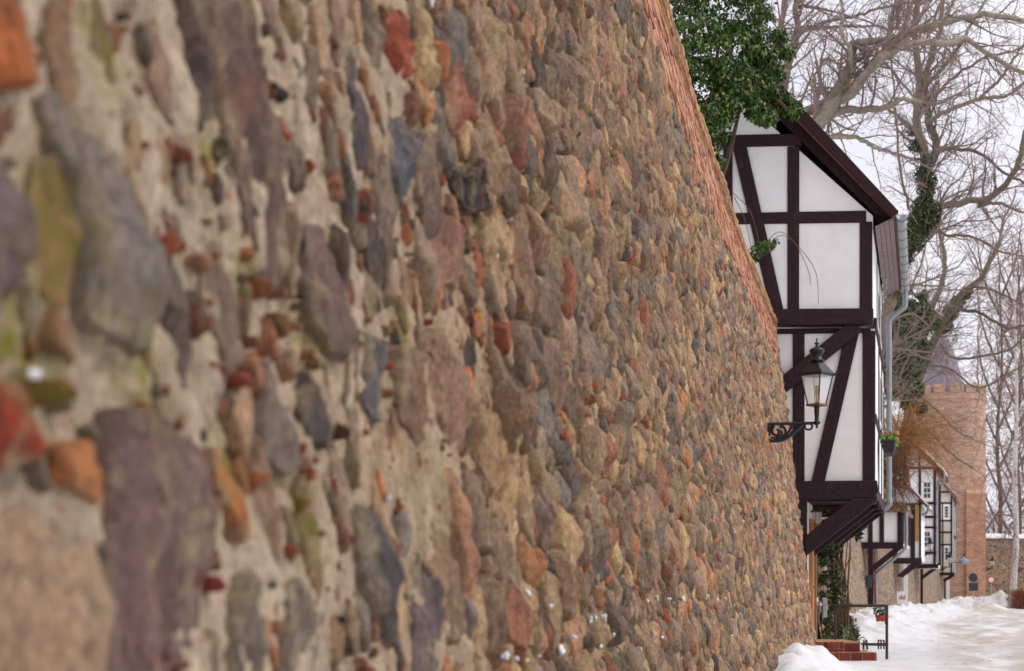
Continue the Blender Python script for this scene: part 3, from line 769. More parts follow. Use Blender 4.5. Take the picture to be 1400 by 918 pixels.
def smooth_path(pts, n=24):
    pts = np.asarray(pts, float); m_ = len(pts); out = []
    ext = np.vstack([2 * pts[0] - pts[1], pts, 2 * pts[-1] - pts[-2]])
    per = max(2, n // (m_ - 1))
    for i in range(m_ - 1):
        p0, p1, p2, p3 = ext[i:i + 4]
        for t in np.linspace(0, 1, per, endpoint=False):
            out.append(0.5 * ((2 * p1) + (-p0 + p2) * t + (2 * p0 - 5 * p1 + 4 * p2 - p3) * t * t + (-p0 + 3 * p1 - 3 * p2 + p3) * t ** 3))
    out.append(pts[-1]); return np.array(out)

# ------------------------------------------------------------------ house frames: px traced outlines set on a facade plane
class Front:
    def __init__(s, px0, Y0, ang, edx):
        s.O = np.array([(px0 - CX) / F * Y0, Y0]); a = math.radians(ang)
        s.ex = np.array([math.cos(a), -math.sin(a)]); e = np.array([edx, 1.0]); s.ed = e / np.linalg.norm(e)
    def loc(s, px, py, d=0.0):
        a = (px - CX) / F; b = (HY - py) / F; o = s.O + s.ed * d
        x = (a * o[1] - o[0]) / (s.ex[0] - a * s.ex[1]); t = o[1] + s.ex[1] * x
        return x, E + b * t
    def w(s, x, d, z):
        q = s.O + s.ex * x + s.ed * d; return np.array([q[0], q[1], z])
    def slab(s, name, px, d0, d1, m, parent, bev=0.0, local=False, jit=0.0):
        L = px if local else [s.loc(a, b, d0) for a, b in px]
        L = [(x + R.uniform(-jit, jit), z + R.uniform(-jit, jit)) for x, z in L]
        ar = sum(L[i][0] * L[(i + 1) % len(L)][1] - L[(i + 1) % len(L)][0] * L[i][1] for i in range(len(L)))
        if ar < 0: L = L[::-1]
        n = len(L); V = [s.w(x, d0, z) for x, z in L] + [s.w(x, d1, z) for x, z in L]
        Fc = [tuple(range(n)), tuple(range(2 * n - 1, n - 1, -1))] + [(n + i, n + (i + 1) % n, (i + 1) % n, i) for i in range(n)]
        o = obj(name, V, Fc, m, parent)
        if bev: bevel(o, bev)
        return o
    def box(s, name, x0, x1, d0, d1, z0, z1, m, parent, bev=0.0):
        return s.slab(name, [(x0, z0), (x1, z0), (x1, z1), (x0, z1)], d0, d1, m, parent, bev, True)
    def bar(s, name, p0, p1, wpx, d0, d1, m, parent, bev=0.0, jit=0.0, extra=0):
        a, b = np.array(p0, float), np.array(p1, float); e = (b - a) / np.linalg.norm(b - a); n = np.array([-e[1], e[0]]) * wpx / 2
        return s.slab(name, [tuple(a - n), tuple(b - n), tuple(b + n), tuple(a + n)], d0, d1, m, parent, bev, False, jit)

def house_one():
    f = Front(1197, 28.0, 5.0, 0.25); T, PL = M['timber'], M['plaster']
    h = empty('timbered_house', f.w(0, 3, 0), 'large white half-timbered house with dark beams jutting over the end of the stone wall', 'house')
    J = .006; BV = .01; D = 6.4
    X = lambda px, py=600, d=0: f.loc(px, py, d)[0]
    Z = lambda py, px=1190, d=0: f.loc(px, py, d)[1]
    xl = X(985)                                                   # hidden left end, over the wall
    zs, zj, ze = Z(680), Z(433), Z(300)
    # plaster bodies
    f.slab('wall_panel', [(1063, 450), (1196, 450), (1196, 665), (1063, 665)], .06, D - .05, PL, h)
    xr, xridge, zr = X(1193.5, 300), X(1003, 105), Z(108, 1003)
    f.slab('gable_panel', [(xl, Z(432)), (xr, Z(432)), (xr, Z(296)), (xridge + .02, zr - .25), (xl - 1.2, zr - 1.35), (xl - 1.2, Z(432))], -.02, D - .05, PL, h, 0, True)
    # lower storey timbers
    f.bar('post', (1092, 452), (1092, 666), 16, .02, .12, T, h, BV, J); f.bar('post', (1188, 452), (1188, 664), 17, .02, .2, T, h, BV, J)
    f.bar('rail', (1062, 453), (1190, 452), 7, .025, .1, T, h, BV, J)
    f.bar('brace', (1058, 536), (1172, 444), 21, -.1, .02, T, h, BV, J); f.bar('brace', (1118, 660), (1166, 450), 18, .0, .11, T, h, BV, J)
    f.slab('sill_beam', [(1084, 658), (1199, 657), (1201, 672), (1193, 682), (1084, 682)], -.05, .22, T, h, BV)
    f.slab('jetty_beam', [(1053, 423), (1194, 421), (1194, 443), (1053, 445)], -.16, .12, T, h, BV, False, J)
    # upper storey and gable timbers
    f.bar('rail', (1000, 299), (1184, 296), 16, -.05, .05, T, h, BV, J); f.bar('collar_beam', (984, 193), (1096, 191), 17, -.05, .05, T, h, BV, J)
    f.bar('post', (1084.5, 200), (1084.5, 424), 16.5, -.055, .05, T, h, BV, J); f.bar('post', (1184, 303), (1184, 424), 18, -.05, .05, T, h, BV, J)
    f.bar('post', (995, 180), (995, 424), 13, -.05, .05, T, h, BV, J); f.bar('brace', (1011, 200), (1062, 424), 18, -.062, .04, T, h, BV, J)
    f.slab('rafter', [(1000, 98), (1196, 292), (1224, 300), (1014, 92)], -.06, .05, T, h, BV)
    vb = f.slab('verge_board', [(1008, 78), (1219, 296), (1229, 289), (1026, 70)], -.36, -.31, M['roofboard'], h, BV)
    # roof: two slopes of tile
    ex, ezv = f.loc(1228, 292, -.34); rx, rz = f.loc(1018, 78, -.34)
    f.slab('roof', [(ex, ezv + .02), (rx, rz), (2 * rx - ex, ezv + .02), (2 * rx - ex, ezv - .08), (rx, rz - .14), (ex - .06, ezv - .07)], -.3, D + .3, M['tile'], h, 0, True)
    sn = f.slab('roof_snow', [(ex - .35, ezv + .32), (ex - .8, ezv + .74), (ex - .8, ezv + .68), (ex - .35, ezv + .26)], 2.0, D, M['snow'], h, 0, True)
    a = sn.data.attributes.new('Col', 'FLOAT_COLOR', 'POINT'); a.data.foreach_set('color', np.tile((.84, .84, .86, 1), len(sn.data.vertices)).astype(np.float32))
    # soffit boards under the eave
    for k in range(4):
        u0, u1 = k / 4, (k + 1) / 4 - .02; x0_, x1_ = .0, ex - .07; za_, zb_ = ezv - .22, ezv - .07
        f.slab('soffit_board', [(x0_ + (x1_ - x0_) * u0, za_ + (zb_ - za_) * u0), (x0_ + (x1_ - x0_) * u1, za_ + (zb_ - za_) * u1), (x0_ + (x1_ - x0_) * u1, za_ + (zb_ - za_) * u1 + .025), (x0_ + (x1_ - x0_) * u0, za_ + (zb_ - za_) * u0 + .025)], -.26, D, M['soffit'], h, 0, True)
    # street front timbers and window
    for d in (2.0, 4.1, 5.9):
        f.box('front_post', -.1, .006, d + .22, d + .40, zs + .2, zj - .14, T, h, BV); f.box('front_post', -.15, xr + .012, d + .22, d + .40, zj + .06, ze - .02, T, h, BV)
    for z0 in (zs + 1.3, zj - .12):
        f.box('front_rail', -.1, .004, .42, D - .1, z0, z0 + .17, T, h, BV)
    f.box('front_sill', -.2, .012, .24, D, zs, zs + .24, T, h, BV)
    for d in (2.5, 4.6):
        wd = f.box('window', -.05, .01, d + .1, d + 1.1, zs + 1.5, zs + 2.5, M['white'], h); f.box('pane', -.04, .014, d + .2, d + 1.0, zs + 1.6, zs + 2.4, M['pane'], wd)
        wd = f.box('window', -.12, xr + .015, d + .1, d + 1.1, zj + .2, zj + 1.0, M['white'], h); f.box('pane', -.11, xr + .019, d + .2, d + 1.0, zj + .3, zj + .92, M['pane'], wd)
    for a_, b_, d_ in (((1085, 215), (1085.5, 415), -.057), ((1184.5, 312), (1183.5, 402), -.052), ((1123, 640), (1160, 476), -.002), ((1189, 470), (1189.5, 640), .018), ((1092, 560), (1093, 640), .018), ((1090, 432), (1180, 430), -.162), ((1072, 526), (1150, 463), -.102), ((1110, 671), (1170, 669), -.052), ((1020, 240), (1050, 372), -.064)):
        mid = ((a_[0] + b_[0]) / 2 + R.uniform(-1, 1), (a_[1] + b_[1]) / 2 + R.uniform(-1, 1))
        f.slab('split', [a_, (mid[0] - .5, mid[1] - .4), b_, (mid[0] + .5, mid[1] + .4)], d_, d_ + .01, M['split'], h)
    # underside and brackets
    f.box('floor_board', X(1090), -.02, .24, D, zs - .05, zs, M['timber2'], h)
    for k, d in enumerate((-.05, 1.5, 3.0, 4.5)):
        f.slab('bracket', [(X(1101, 750), Z(761)), (X(1101, 730), Z(733)), (X(1168), zs + .01), (X(1199), zs + .01), (X(1199), zs - .06)], d, d + .14, T, h, BV, True)
        if k: f.box('joist', X(1090), .02, d, d + .14, zs - .13, zs - .055, T, h, BV)
    f.bar('post', (1094, 680), (1094, 905), 17, -.02, .16, T, h, BV, J)
    # ground floor front under the overhang, flush with the old wall
    xg = X(1103, 800)
    f.box('ground_panel', xg - .4, xg, .16, 2.6, 0, zs - .06, PL, h)
    for d in (2.4,): f.box('post', xg - .3, xg + .03, d, d + .17, 0, zs - .06, T, h, BV)
    dr = f.box('door', xg - .1, xg + .03, .62, 1.55, .28, 2.25, M['door'], h)
    f.box('door_frame', xg - .08, xg + .07, .5, .6, .28, 2.35, M['door'], dr, .006); f.box('door_frame', xg - .08, xg + .07, 1.57, 1.68, .28, 2.35, M['door'], dr, .006)
    f.box('door_frame', xg - .08, xg + .07, .5, 1.68, 2.352, 2.45, M['door'], dr, .006); f.box('door_handle', xg + .03, xg + .1, .72, .84, 1.25, 1.29, M['brass'], dr)
    wd = f.box('window', xg - .05, xg + .05, 1.8, 2.3, 1.0, 2.2, M['white'], h); f.box('pane', xg, xg + .056, 1.86, 2.24, 1.08, 2.12, M['pane'], wd)
    f.box('window_sill', xg - .02, xg + .12, 1.75, 2.35, .93, .98, M['grey'], wd)
    # rain gutter with downpipe
    gx, gz = ex + .045, ezv - .03; V, Fc = [], []; ds = np.linspace(-.38, D + .15, 12); K = 9
    for d in ds:
        for rr in (.085, .075):
            for j in range(K):
                a = math.pi + math.pi * j / (K - 1); V.append(f.w(gx + math.cos(a) * rr, d, gz + math.sin(a) * rr))
    for i in range(len(ds) - 1):
        b0, b1 = i * 2 * K, (i + 1) * 2 * K
        for j in range(K - 1):
            Fc.append((b0 + j, b0 + j + 1, b1 + j + 1, b1 + j)); Fc.append((b0 + K + j + 1, b0 + K + j, b1 + K + j, b1 + K + j + 1))
    Fc.append(tuple(range(K)))
    g = obj('gutter', V, Fc, M['zinc'], h, True)
    for d in np.arange(-.2, D, .75):
        t = [f.w(gx + math.cos(a) * .093, d, gz + math.sin(a) * .093) for a in np.linspace(math.pi, 2 * math.pi, 9)]
        tube_obj('gutter_bracket', t, .009, M['zinc'], g, 5)
    dp = D + .02
    path = [f.w(gx, dp, gz - .08), f.w(gx, dp, gz - .3), f.w(gx - .03, dp, gz - .42), f.w(.16, dp, gz - .6), f.w(.10, dp, gz - .75), f.w(.10, dp, gz - 1.2), f.w(.10, dp, 4.0), f.w(.10, dp, 3.15), f.w(.06, dp, 2.95), f.w(-.5, dp, 2.55), f.w(xg + .3, dp, 2.2), f.w(xg + .12, dp, 2.0), f.w(xg + .1, dp, 1.6), f.w(xg + .1, dp, .1)]
    tube_obj('downpipe', smooth_path(path, 60), .055, M['zinc'], h, 10)
    for z_ in (4.9, 6.2):
        tube_obj('pipe_clamp', [f.w(.10, dp, z_), f.w(.10, dp, z_ + .05)], .064, M['zinc'], h, 10)
    return f, xg, zs
HF, HXG, HZS = house_one()

# window box with flowers on the street front
def leaf_cloud(name, pts, nrm, size, cols, m, parent, droop=.5, seed=0, jit=.5, fold=.25, asp=.62):
    g = np.random.default_rng(seed); n = len(pts); pts = np.asarray(pts, float); nrm = np.asarray(nrm, float)
    d = nrm + g.normal(0, jit, (n, 3)); d[:, 2] += .15; d /= np.linalg.norm(d, axis=1)[:, None] + 1e-9       # leaf plane normal
    ax = np.tile([0, 0, -1.0], (n, 1)) * droop + g.normal(0, .6, (n, 3)); ax -= d * (ax * d).sum(1)[:, None]; ax /= np.linalg.norm(ax, axis=1)[:, None] + 1e-9
    sd = np.cross(d, ax); s = size * g.uniform(.45, 1.4, n)[:, None]
    tip = pts + ax * s; l_ = pts + ax * s * .38 + sd * s * asp * .5 - d * s * fold * .3; r_ = pts + ax * s * .38 - sd * s * asp * .5 - d * s * fold * .3; b_ = pts - d * s * .05
    V = np.stack([b_, l_, tip, r_], 1).reshape(-1, 3); k = np.arange(n) * 4
    Fc = np.concatenate([np.stack([k, k + 1, k + 2], -1), np.stack([k, k + 2, k + 3], -1)])
    c = np.asarray([lin(*x) for x in cols])[g.integers(len(cols), size=n)] * g.uniform(.65, 1.35, n)[:, None]
    o = obj(name, V, Fc, m, parent, False, np.repeat(c, 4, axis=0)); tag(o, kind='stuff'); return o
def clump_points(clumps, dens, seed):
    g = np.random.default_rng(seed); Pp, N = [], []
    for c, r in clumps:
        r = np.asarray(r, float) * np.ones(3); n = int(dens * (r[0] * r[2] + r[1] * r[2] + r[0] * r[1]) * 4)
        d = g.normal(size=(n, 3)); d /= np.linalg.norm(d, axis=1)[:, None]
        rad = 1 - np.abs(g.normal(0, .17, n)); rad = rad * (1 + .25 * noise3(d * 2.3 + np.asarray(c) * 3.1, seed))
        Pp.append(np.asarray(c) + d * r * rad[:, None]); N.append(d)
    return np.concatenate(Pp), np.concatenate(N)
GREEN = [(48, 76, 26), (62, 96, 34), (82, 116, 46), (36, 56, 22), (100, 130, 58), (54, 78, 32), (94, 90, 48)]
DUSTY = [(58, 72, 36), (72, 88, 46), (46, 60, 32), (86, 94, 54), (70, 68, 42)]

def window_box():
    f = HF; d0 = 1.7; z0 = E + (HY - 619) / F * 29.6
    b = empty('window_box', f.w(.15, d0 + .4, z0), 'brown planter box with green and orange flowers on the front of the large house', 'planter')
    f.slab('trough', [(.07, z0 + .22), (.10, z0), (.27, z0), (.30, z0 + .22)], d0, d0 + .9, M['timber2'], b, .008, True)
    g = np.random.default_rng(3); pts = np.array([f.w(g.uniform(.06, .32), d0 + g.uniform(0, .9), z0 + .2 + abs(g.normal(0, .08))) for _ in range(500)])
    leaf_cloud('foliage', pts, g.normal(0, 1, (500, 3)), .07, [(88, 140, 50), (60, 110, 40), (120, 170, 70), (70, 90, 40)], M['leaf'], b, .0, 5)
    for k in range(7):
        v, fc = blob(f.w(g.uniform(.1, .34), d0 + g.uniform(0, .5), z0 + .3 + g.uniform(-.05, .1)), .045, .045, .04, k, 8, 5)
        obj('flower', v, fc, M['terracotta'] if k % 2 else M['ochre'], b, True)
window_box()

# ------------------------------------------------------------------ street lanterns
def lathe(prof, k, rot=0.0, c=(0, 0, 0)):
    V, Fc = [], []
    for r, z in prof:
        for j in range(k):
            a = rot + 2 * math.pi * j / k; V.append((c[0] + r * math.cos(a), c[1] + r * math.sin(a), c[2] + z))
    for i in range(len(prof) - 1):
        for j in range(k): Fc.append((i * k + j, i * k + (j + 1) % k, (i + 1) * k + (j + 1) % k, (i + 1) * k + j))
    Fc.append(tuple(range(k - 1, -1, -1))); Fc.append(tuple((len(prof) - 1) * k + j for j in range(k))); return V, Fc
def lantern_proto(reach, label, group=None, name='street_lantern'):
    """local frame: arm along +x from the wall at x=0, z=0 the arm's top; lantern axis at x=reach"""
    e = empty(name, (0, 0, 0), label, 'lantern', group); k = 4; r0 = math.radians(-80); I = M['iron']
    def put(n, vf, m, sm=False, par=None):
        o = obj(n, vf[0], vf[1], m, None, sm); o.parent = par or e; return o
    C = (reach, 0, 0)
    put('roof', lathe([(.235, .62), (.245, .64), (.24, .655), (.10, .80), (.085, .82)], k, r0, C), I)
    rt = put('chimney', lathe([(.09, .81), (.105, .83), (.07, .845), (.06, .90), (.085, .925), (.1, .945), (.1, .97), (.07, .99), (.045, 1.0)], 16, 0, C), I, True)
    put('finial', lathe([(.045, 1.0), (.02, 1.02), (.015, 1.035), (.035, 1.05), (.035, 1.06), (.012, 1.075), (.012, 1.12), (.004, 1.13)], 12, 0, C), I, True, rt)
    for j in range(k):
        a0, a1 = r0 + 2 * math.pi * j / k, r0 + 2 * math.pi * (j + 1) / k; pt = lambda a, r, z: np.array([reach + r * math.cos(a), r * math.sin(a), z])
        put('glass_pane', ([pt(a0, .118, .25), pt(a1, .118, .25), pt(a1, .208, .62), pt(a0, .208, .62)], [(0, 1, 2, 3)]), M['glass'])
        t = Tubes(); t.add([pt(a0, .122, .24), pt(a0, .213, .625)], .009, 5); o = t.build('frame_bar', I); o.parent = e
        t = Tubes(); t.add([pt(a0, .24, .63), pt(a0, .262, .66), pt(a0, .262, .69)], [.012, .012, .004], 5); o = t.build('roof_horn', I); o.parent = e
    put('base_plate', lathe([(.145, .215), (.15, .225), (.14, .245)], k, r0, C), M['brass'])
    put('burner', lathe([(.012, .245), (.012, .36), (.028, .37), (.028, .47), (.008, .5)], 8, 0, C), M['brass'], True)
    put('stem', lathe([(.005, -.085), (.02, -.06), (.012, -.045), (.045, -.02), (.05, .0), (.03, .02), (.03, .08), (.036, .15), (.036, .2), (.05, .215)], 12, 0, C), I, True)
    def curve(n, pts, r):
        t = Tubes(); p = smooth_path([(x, 0, z) for x, z in pts], 40); t.add(p, r, 6); o = t.build(n, I); o.parent = e
    L = reach; s = L / .66
    t = Tubes(); t.add([(-.02, 0, -.015), (L, 0, -.012)], .022, 6); o = t.build('arm', I); o.parent = e
    t = Tubes(); t.add([(.02, 0, .0), (.02, 0, -.27)], .02, 6); o = t.build('wall_plate', I); o.parent = e
    curve('scroll', [(.03, -.24), (.10 * s, -.245), (.2 * s, -.235), (.30 * s, -.18), (.40 * s, -.09), (.48 * s, -.02)], .024)
    spiral = [(.13 * s + (.075 - .011 * a) * math.cos(1.9 + a), -.115 + (.085 - .012 * a) * math.sin(1.9 + a)) for a in np.linspace(0, 6.0, 14)]
    curve('scroll', [(.03, -.17), (.055, -.06)] + spiral, .019)
    curve('scroll', [(.10 * s, -.235), (.2 * s, -.2), (.25 * s, -.13), (.22 * s, -.06), (.17 * s, -.05)], .019)
    curve('scroll', [(.24 * s, -.19), (.29 * s, -.12), (.33 * s, -.05), (.3 * s, -.03)], .017)
    curve('scroll', [(.55 * s + .05 * math.cos(a), -.055 + .045 * math.sin(a)) for a in np.linspace(2.6, 7.4, 9)], .015)
    curve('scroll', [(.30 * s, -.17), (.35 * s, -.1), (.39 * s, -.05), (.43 * s, -.045)], .013)
    curve('scroll', [(.05 * s, -.2), (.10 * s, -.2), (.15 * s, -.19), (.2 * s, -.15), (.18 * s, -.11)], .014)
    return e
def copy_tree(o, parent=None):
    c = o.copy(); col.objects.link(c); c.parent = parent
    for ch in o.children: copy_tree(ch, c)
    return c
LY, LZ = px2wall(1049, 590, .02)
lamp = lantern_proto(.66, 'black iron lantern on scrolled bracket near the end of the big stone wall', 'wall lanterns along the street')
lp = wp(LY, E + (HY - 579) / F * LY, .03); lamp.location = tuple(lp); lamp.rotation_euler = (0, 0, math.radians(-9))

# hanging brass lantern under the overhang
def hanging_lantern():
    p = P(1117, 703, 28.9); e = empty('porch_lantern', p, 'small brass lantern hanging under the jetty of the large house', 'lantern')
    V, Fc = lathe([(.05, -.17), (.06, -.16), (.085, .03), (.05, .035)], 6); obj('glass_body', [p + np.array(v) for v in V], Fc, M['glass'], e)
    V, Fc = lathe([(.12, .03), (.11, .05), (.04, .13), (.02, .15)], 6); obj('cap', [p + np.array(v) for v in V], Fc, M['brass'], e)
    V, Fc = lathe([(.01, -.23), (.05, -.19), (.06, -.17)], 6); obj('bottom', [p + np.array(v) for v in V], Fc, M['brass'], e)
    for j in range(6):
        a = 2 * math.pi * j / 6; tube_obj('frame_bar', [p + (.06 * math.cos(a), .06 * math.sin(a), -.17), p + (.087 * math.cos(a), .087 * math.sin(a), .035)], .006, M['brass'], e, 4)
    tube_obj('chain', [p + (0, 0, .15), (p[0], p[1], HZS - .05)], .006, M['iron'], e, 5)
hanging_lantern()

# ------------------------------------------------------------------ steps, railing, mailbox
def steps():
    e = empty('brick_steps', P(1145, 905, 28.5), 'red brick doorsteps in front of the large house beside the stone wall', 'steps')
    cols = [(118, 52, 48), (132, 60, 52), (104, 44, 44), (140, 70, 58)]
    def bricks(x0, x1, z0, z1, y, widths, depth):
        x = x0; i = 0
        while x < x1 - .01:
            w = min(widths[i % len(widths)], x1 - x); V, Fc = rbox(w - .012, depth, z1 - z0 - .012, .005, .0015, R.randrange(9999)); V = V * (1, -1, 1)
            obj('brick', V + np.array([x + w / 2, y, (z0 + z1) / 2]), [f[::-1] for f in Fc], M['stepbrick'], e, False, np.array(lin(*R.choice(cols))) * R.uniform(.85, 1.15)); x += w; i += 1
    y1, y2 = 28.15, 28.35
    X = lambda px, y: (px - CX) / F * y
    Zz = lambda py, y: E + (HY - py) / F * y
    bricks(X(1111, y1), X(1199, y1), -.02, Zz(892, y1), y1, [.09, .09, .095, .09, .09, .2, .2, .22], .3)
    bricks(X(1111, y2), X(1154, y2), Zz(892, y2) + .005, Zz(887.5, y2), y2, [.092], .3)
    bricks(X(1111, y2), X(1154, y2), Zz(887.5, y2), Zz(877.5, y2), y2, [.092], .3)
    bricks(X(1154, y2) + .004, X(1176, y2), Zz(892, y2) + .005, Zz(879.5, y2), y2, [.28], .3)
    V = [(X(1111, y2), y2 + .008, -.05), (X(1176, y2), y2 + .008, -.05), (X(1176, y2), y2 + 1.6, -.05), (X(1111, y2), y2 + 1.6, -.05)]
    zt = Zz(877.5, y2) - .004; V = V + [(a, b, zt) for a, b, c in V]
    obj('step_body', V, [(0, 3, 2, 1), (4, 5, 6, 7), (0, 1, 5, 4), (1, 2, 6, 5), (2, 3, 7, 6), (3, 0, 4, 7)], M['coping'], e)
    V = [(X(1112, y1), y1 + .008, -.06), (X(1198.5, y1), y1 + .008, -.06), (X(1198.5, y1), y1 + 1.6, -.06), (X(1112, y1), y1 + 1.6, -.06)]; zt = Zz(892, y1) - .006
    V = V + [(a, b, zt) for a, b, c in V]
    obj('step_body', V, [(0, 3, 2, 1), (4, 5, 6, 7), (0, 1, 5, 4), (1, 2, 6, 5), (2, 3, 7, 6), (3, 0, 4, 7)], M['coping'], e)
    p = empty('leaning_plank', P(1109, 905, 27.9), 'thin grey plank leaning against the post at the brick steps', 'plank')
    a, b = P(1105, 862, 28.0), P(1113, 904, 27.7); t = np.array([.022, 0, 0]); d = np.array([0, .02, 0])
    obj('board', [a - t, a + t, b + t, b - t, a - t + d, a + t + d, b + t + d, b - t + d], [(0, 3, 2, 1), (4, 5, 6, 7), (0, 1, 5, 4), (1, 2, 6, 5), (2, 3, 7, 6), (3, 0, 4, 7)], M['grey'], p)
steps()
def railing():
    Y = 29.4; e = empty('iron_railing', P(1180, 900, Y), 'thin rusty iron handrail frame beside the brick steps', 'railing')
    def sq(n, a, b, Ya=Y, Yb=Y, r=.02, m='rail', par=None):
        t = Tubes(); t.add([P(*a, Ya), P(*b, Yb)], r * 1.3, 4); o = t.build(n, M[m], par or e, False); return o
    sq('post', (1212.5, 828), (1212.5, 902)); sq('post', (1142, 829), (1142, 905), 29.6, 29.6); sq('top_bar', (1140, 828.5), (1214, 828.5), 29.6, Y)
    sq('lower_bar', (1178, 881), (1212, 881.5))
    for x in (1181, 1185, 1201, 1204.5, 1208.5): sq('baluster', (x, 875), (x, 888), r=.011)
    def ring(cx, cy, r):
        c = P(cx, cy, Y); tube_obj('scroll', [c + (r * math.cos(a), 0, r * math.sin(a)) for a in np.linspace(0, 2 * math.pi, 12)], .008, M['rail'], e, 5)
    ring(1179, 876, .06); ring(1183, 886, .05); ring(1204.5, 879, .05)
    sq('knob', (1210, 851), (1214, 851), r=.03)
railing()
def mailbox():
    c = P(1127, 830, 30.6)
    e = empty('mailbox', c, 'pale grey letterbox in the ivy beside the door of the large house', 'mailbox')
    for n, z0, z1, w in (('body', -.2, .03, .04), ('lid', .035, .17, .045)):
        V = [(sx * w, sy * .06, z) for z in (z0, z1) for sx, sy in ((-1, -1), (1, -1), (1, 1), (-1, 1))]
        bevel(obj(n, [c + np.array(v) for v in V], [(0, 3, 2, 1), (4, 5, 6, 7), (0, 1, 5, 4), (1, 2, 6, 5), (2, 3, 7, 6), (3, 0, 4, 7)], M['grey'], e), .01)
mailbox()

# ------------------------------------------------------------------ wall further along the street
def far_wall():
    e = empty('distant_stone_wall', (wallbase(60), 60, 0), 'fieldstone wall going on behind the houses towards the brick tower', 'wall')
    ys = np.concatenate([np.arange(30.6, 60, .25), np.arange(60, 128, .6)]); zs = np.linspace(-.3, 5.9, 26); X0 = wallbase(ys)
    V, Fc = [], []
    for y, x in zip(ys, X0):
        for z in zs: V.append((x - .12 * z * (1 if y < 60 else .6) + .035 * noise3(np.array([[y * 3, z * 4, 0]]), 5)[0], y, z))
        V.append((x - .9, y, 6.1)); V.append((x - 1.7, y, 5.9)); V.append((x - 1.8, y, -.3))
    m_ = len(zs) + 3
    for i in range(len(ys) - 1):
        for j in range(m_ - 1): Fc.append((i * m_ + j, (i + 1) * m_ + j, (i + 1) * m_ + j + 1, i * m_ + j + 1))
    obj('masonry', V, Fc, M['farstone'], e, True)
    V, Fc = [], []
    for i, y in enumerate(ys):
        x = X0[i] - .12 * 5.9 * (1 if y < 60 else .6); hgt = .16 + .05 * noise3(np.array([[y * .8, 3, 0]]), 9)[0]
        V += [(x + .06, y, 5.9), (x - .1, y, 5.95 + hgt), (x - .9, y, 6.02 + hgt), (x - 1.1, y, 5.9)]
    for i in range(len(ys) - 1):
        for j in range(3): Fc.append((i * 4 + j, (i + 1) * 4 + j, (i + 1) * 4 + j + 1, i * 4 + j + 1))
    Fc.append((0, 1, 2, 3)); Fc.append(tuple(len(V) - 4 + j for j in range(4)))
    o = obj('snow_cap', V, Fc, M['snow'], e, True, (.84, .84, .87)); tag(o, kind='stuff')
    # cross wall on the right beyond the tower
    e2 = empty('cross_wall', P(1380, 832, 136), 'grey fieldstone wall with snow on top to the right of the tower', 'wall')
    a, b = np.array([37.6, 136.0]), np.array([95.0, 150.0]); V, Fc = [], []; n = 60
    for i in range(n + 1):
        p = a + (b - a) * i / n
        for z in np.linspace(-.3, 5.75, 14): V.append((p[0], p[1] + .05 * z + .04 * noise3(np.array([[p[0] * 2, z * 3, 1]]), 3)[0], z))
        V += [(p[0], p[1] + 1.2, 5.75), (p[0], p[1] + 1.3, -.3)]
    for i in range(n):
        for j in range(15): Fc.append((i * 16 + j, (i + 1) * 16 + j, (i + 1) * 16 + j + 1, i * 16 + j + 1))
    Fc.append(tuple(range(16)))
    obj('masonry', V, Fc, M['farstone'], e2, True)
    V, Fc = [], []
    for i in range(n + 1):
        p = a + (b - a) * i / n; hh = .28 + .08 * noise3(np.array([[p[0], 2, 0]]), 4)[0]
        V += [(p[0], p[1] + .2, 5.76), (p[0], p[1] + .22, 5.85 + hh), (p[0], p[1] + 1.3, 5.9 + hh), (p[0], p[1] + 1.5, 5.76)]
    for i in range(n):
        for j in range(3): Fc.append((i * 4 + j, (i + 1) * 4 + j, (i + 1) * 4 + j + 1, i * 4 + j + 1))
    Fc.append((0, 1, 2, 3)); tag(obj('snow_cap', V, Fc, M['snow'], e2, True, (.84, .84, .87)), kind='stuff')
far_wall()

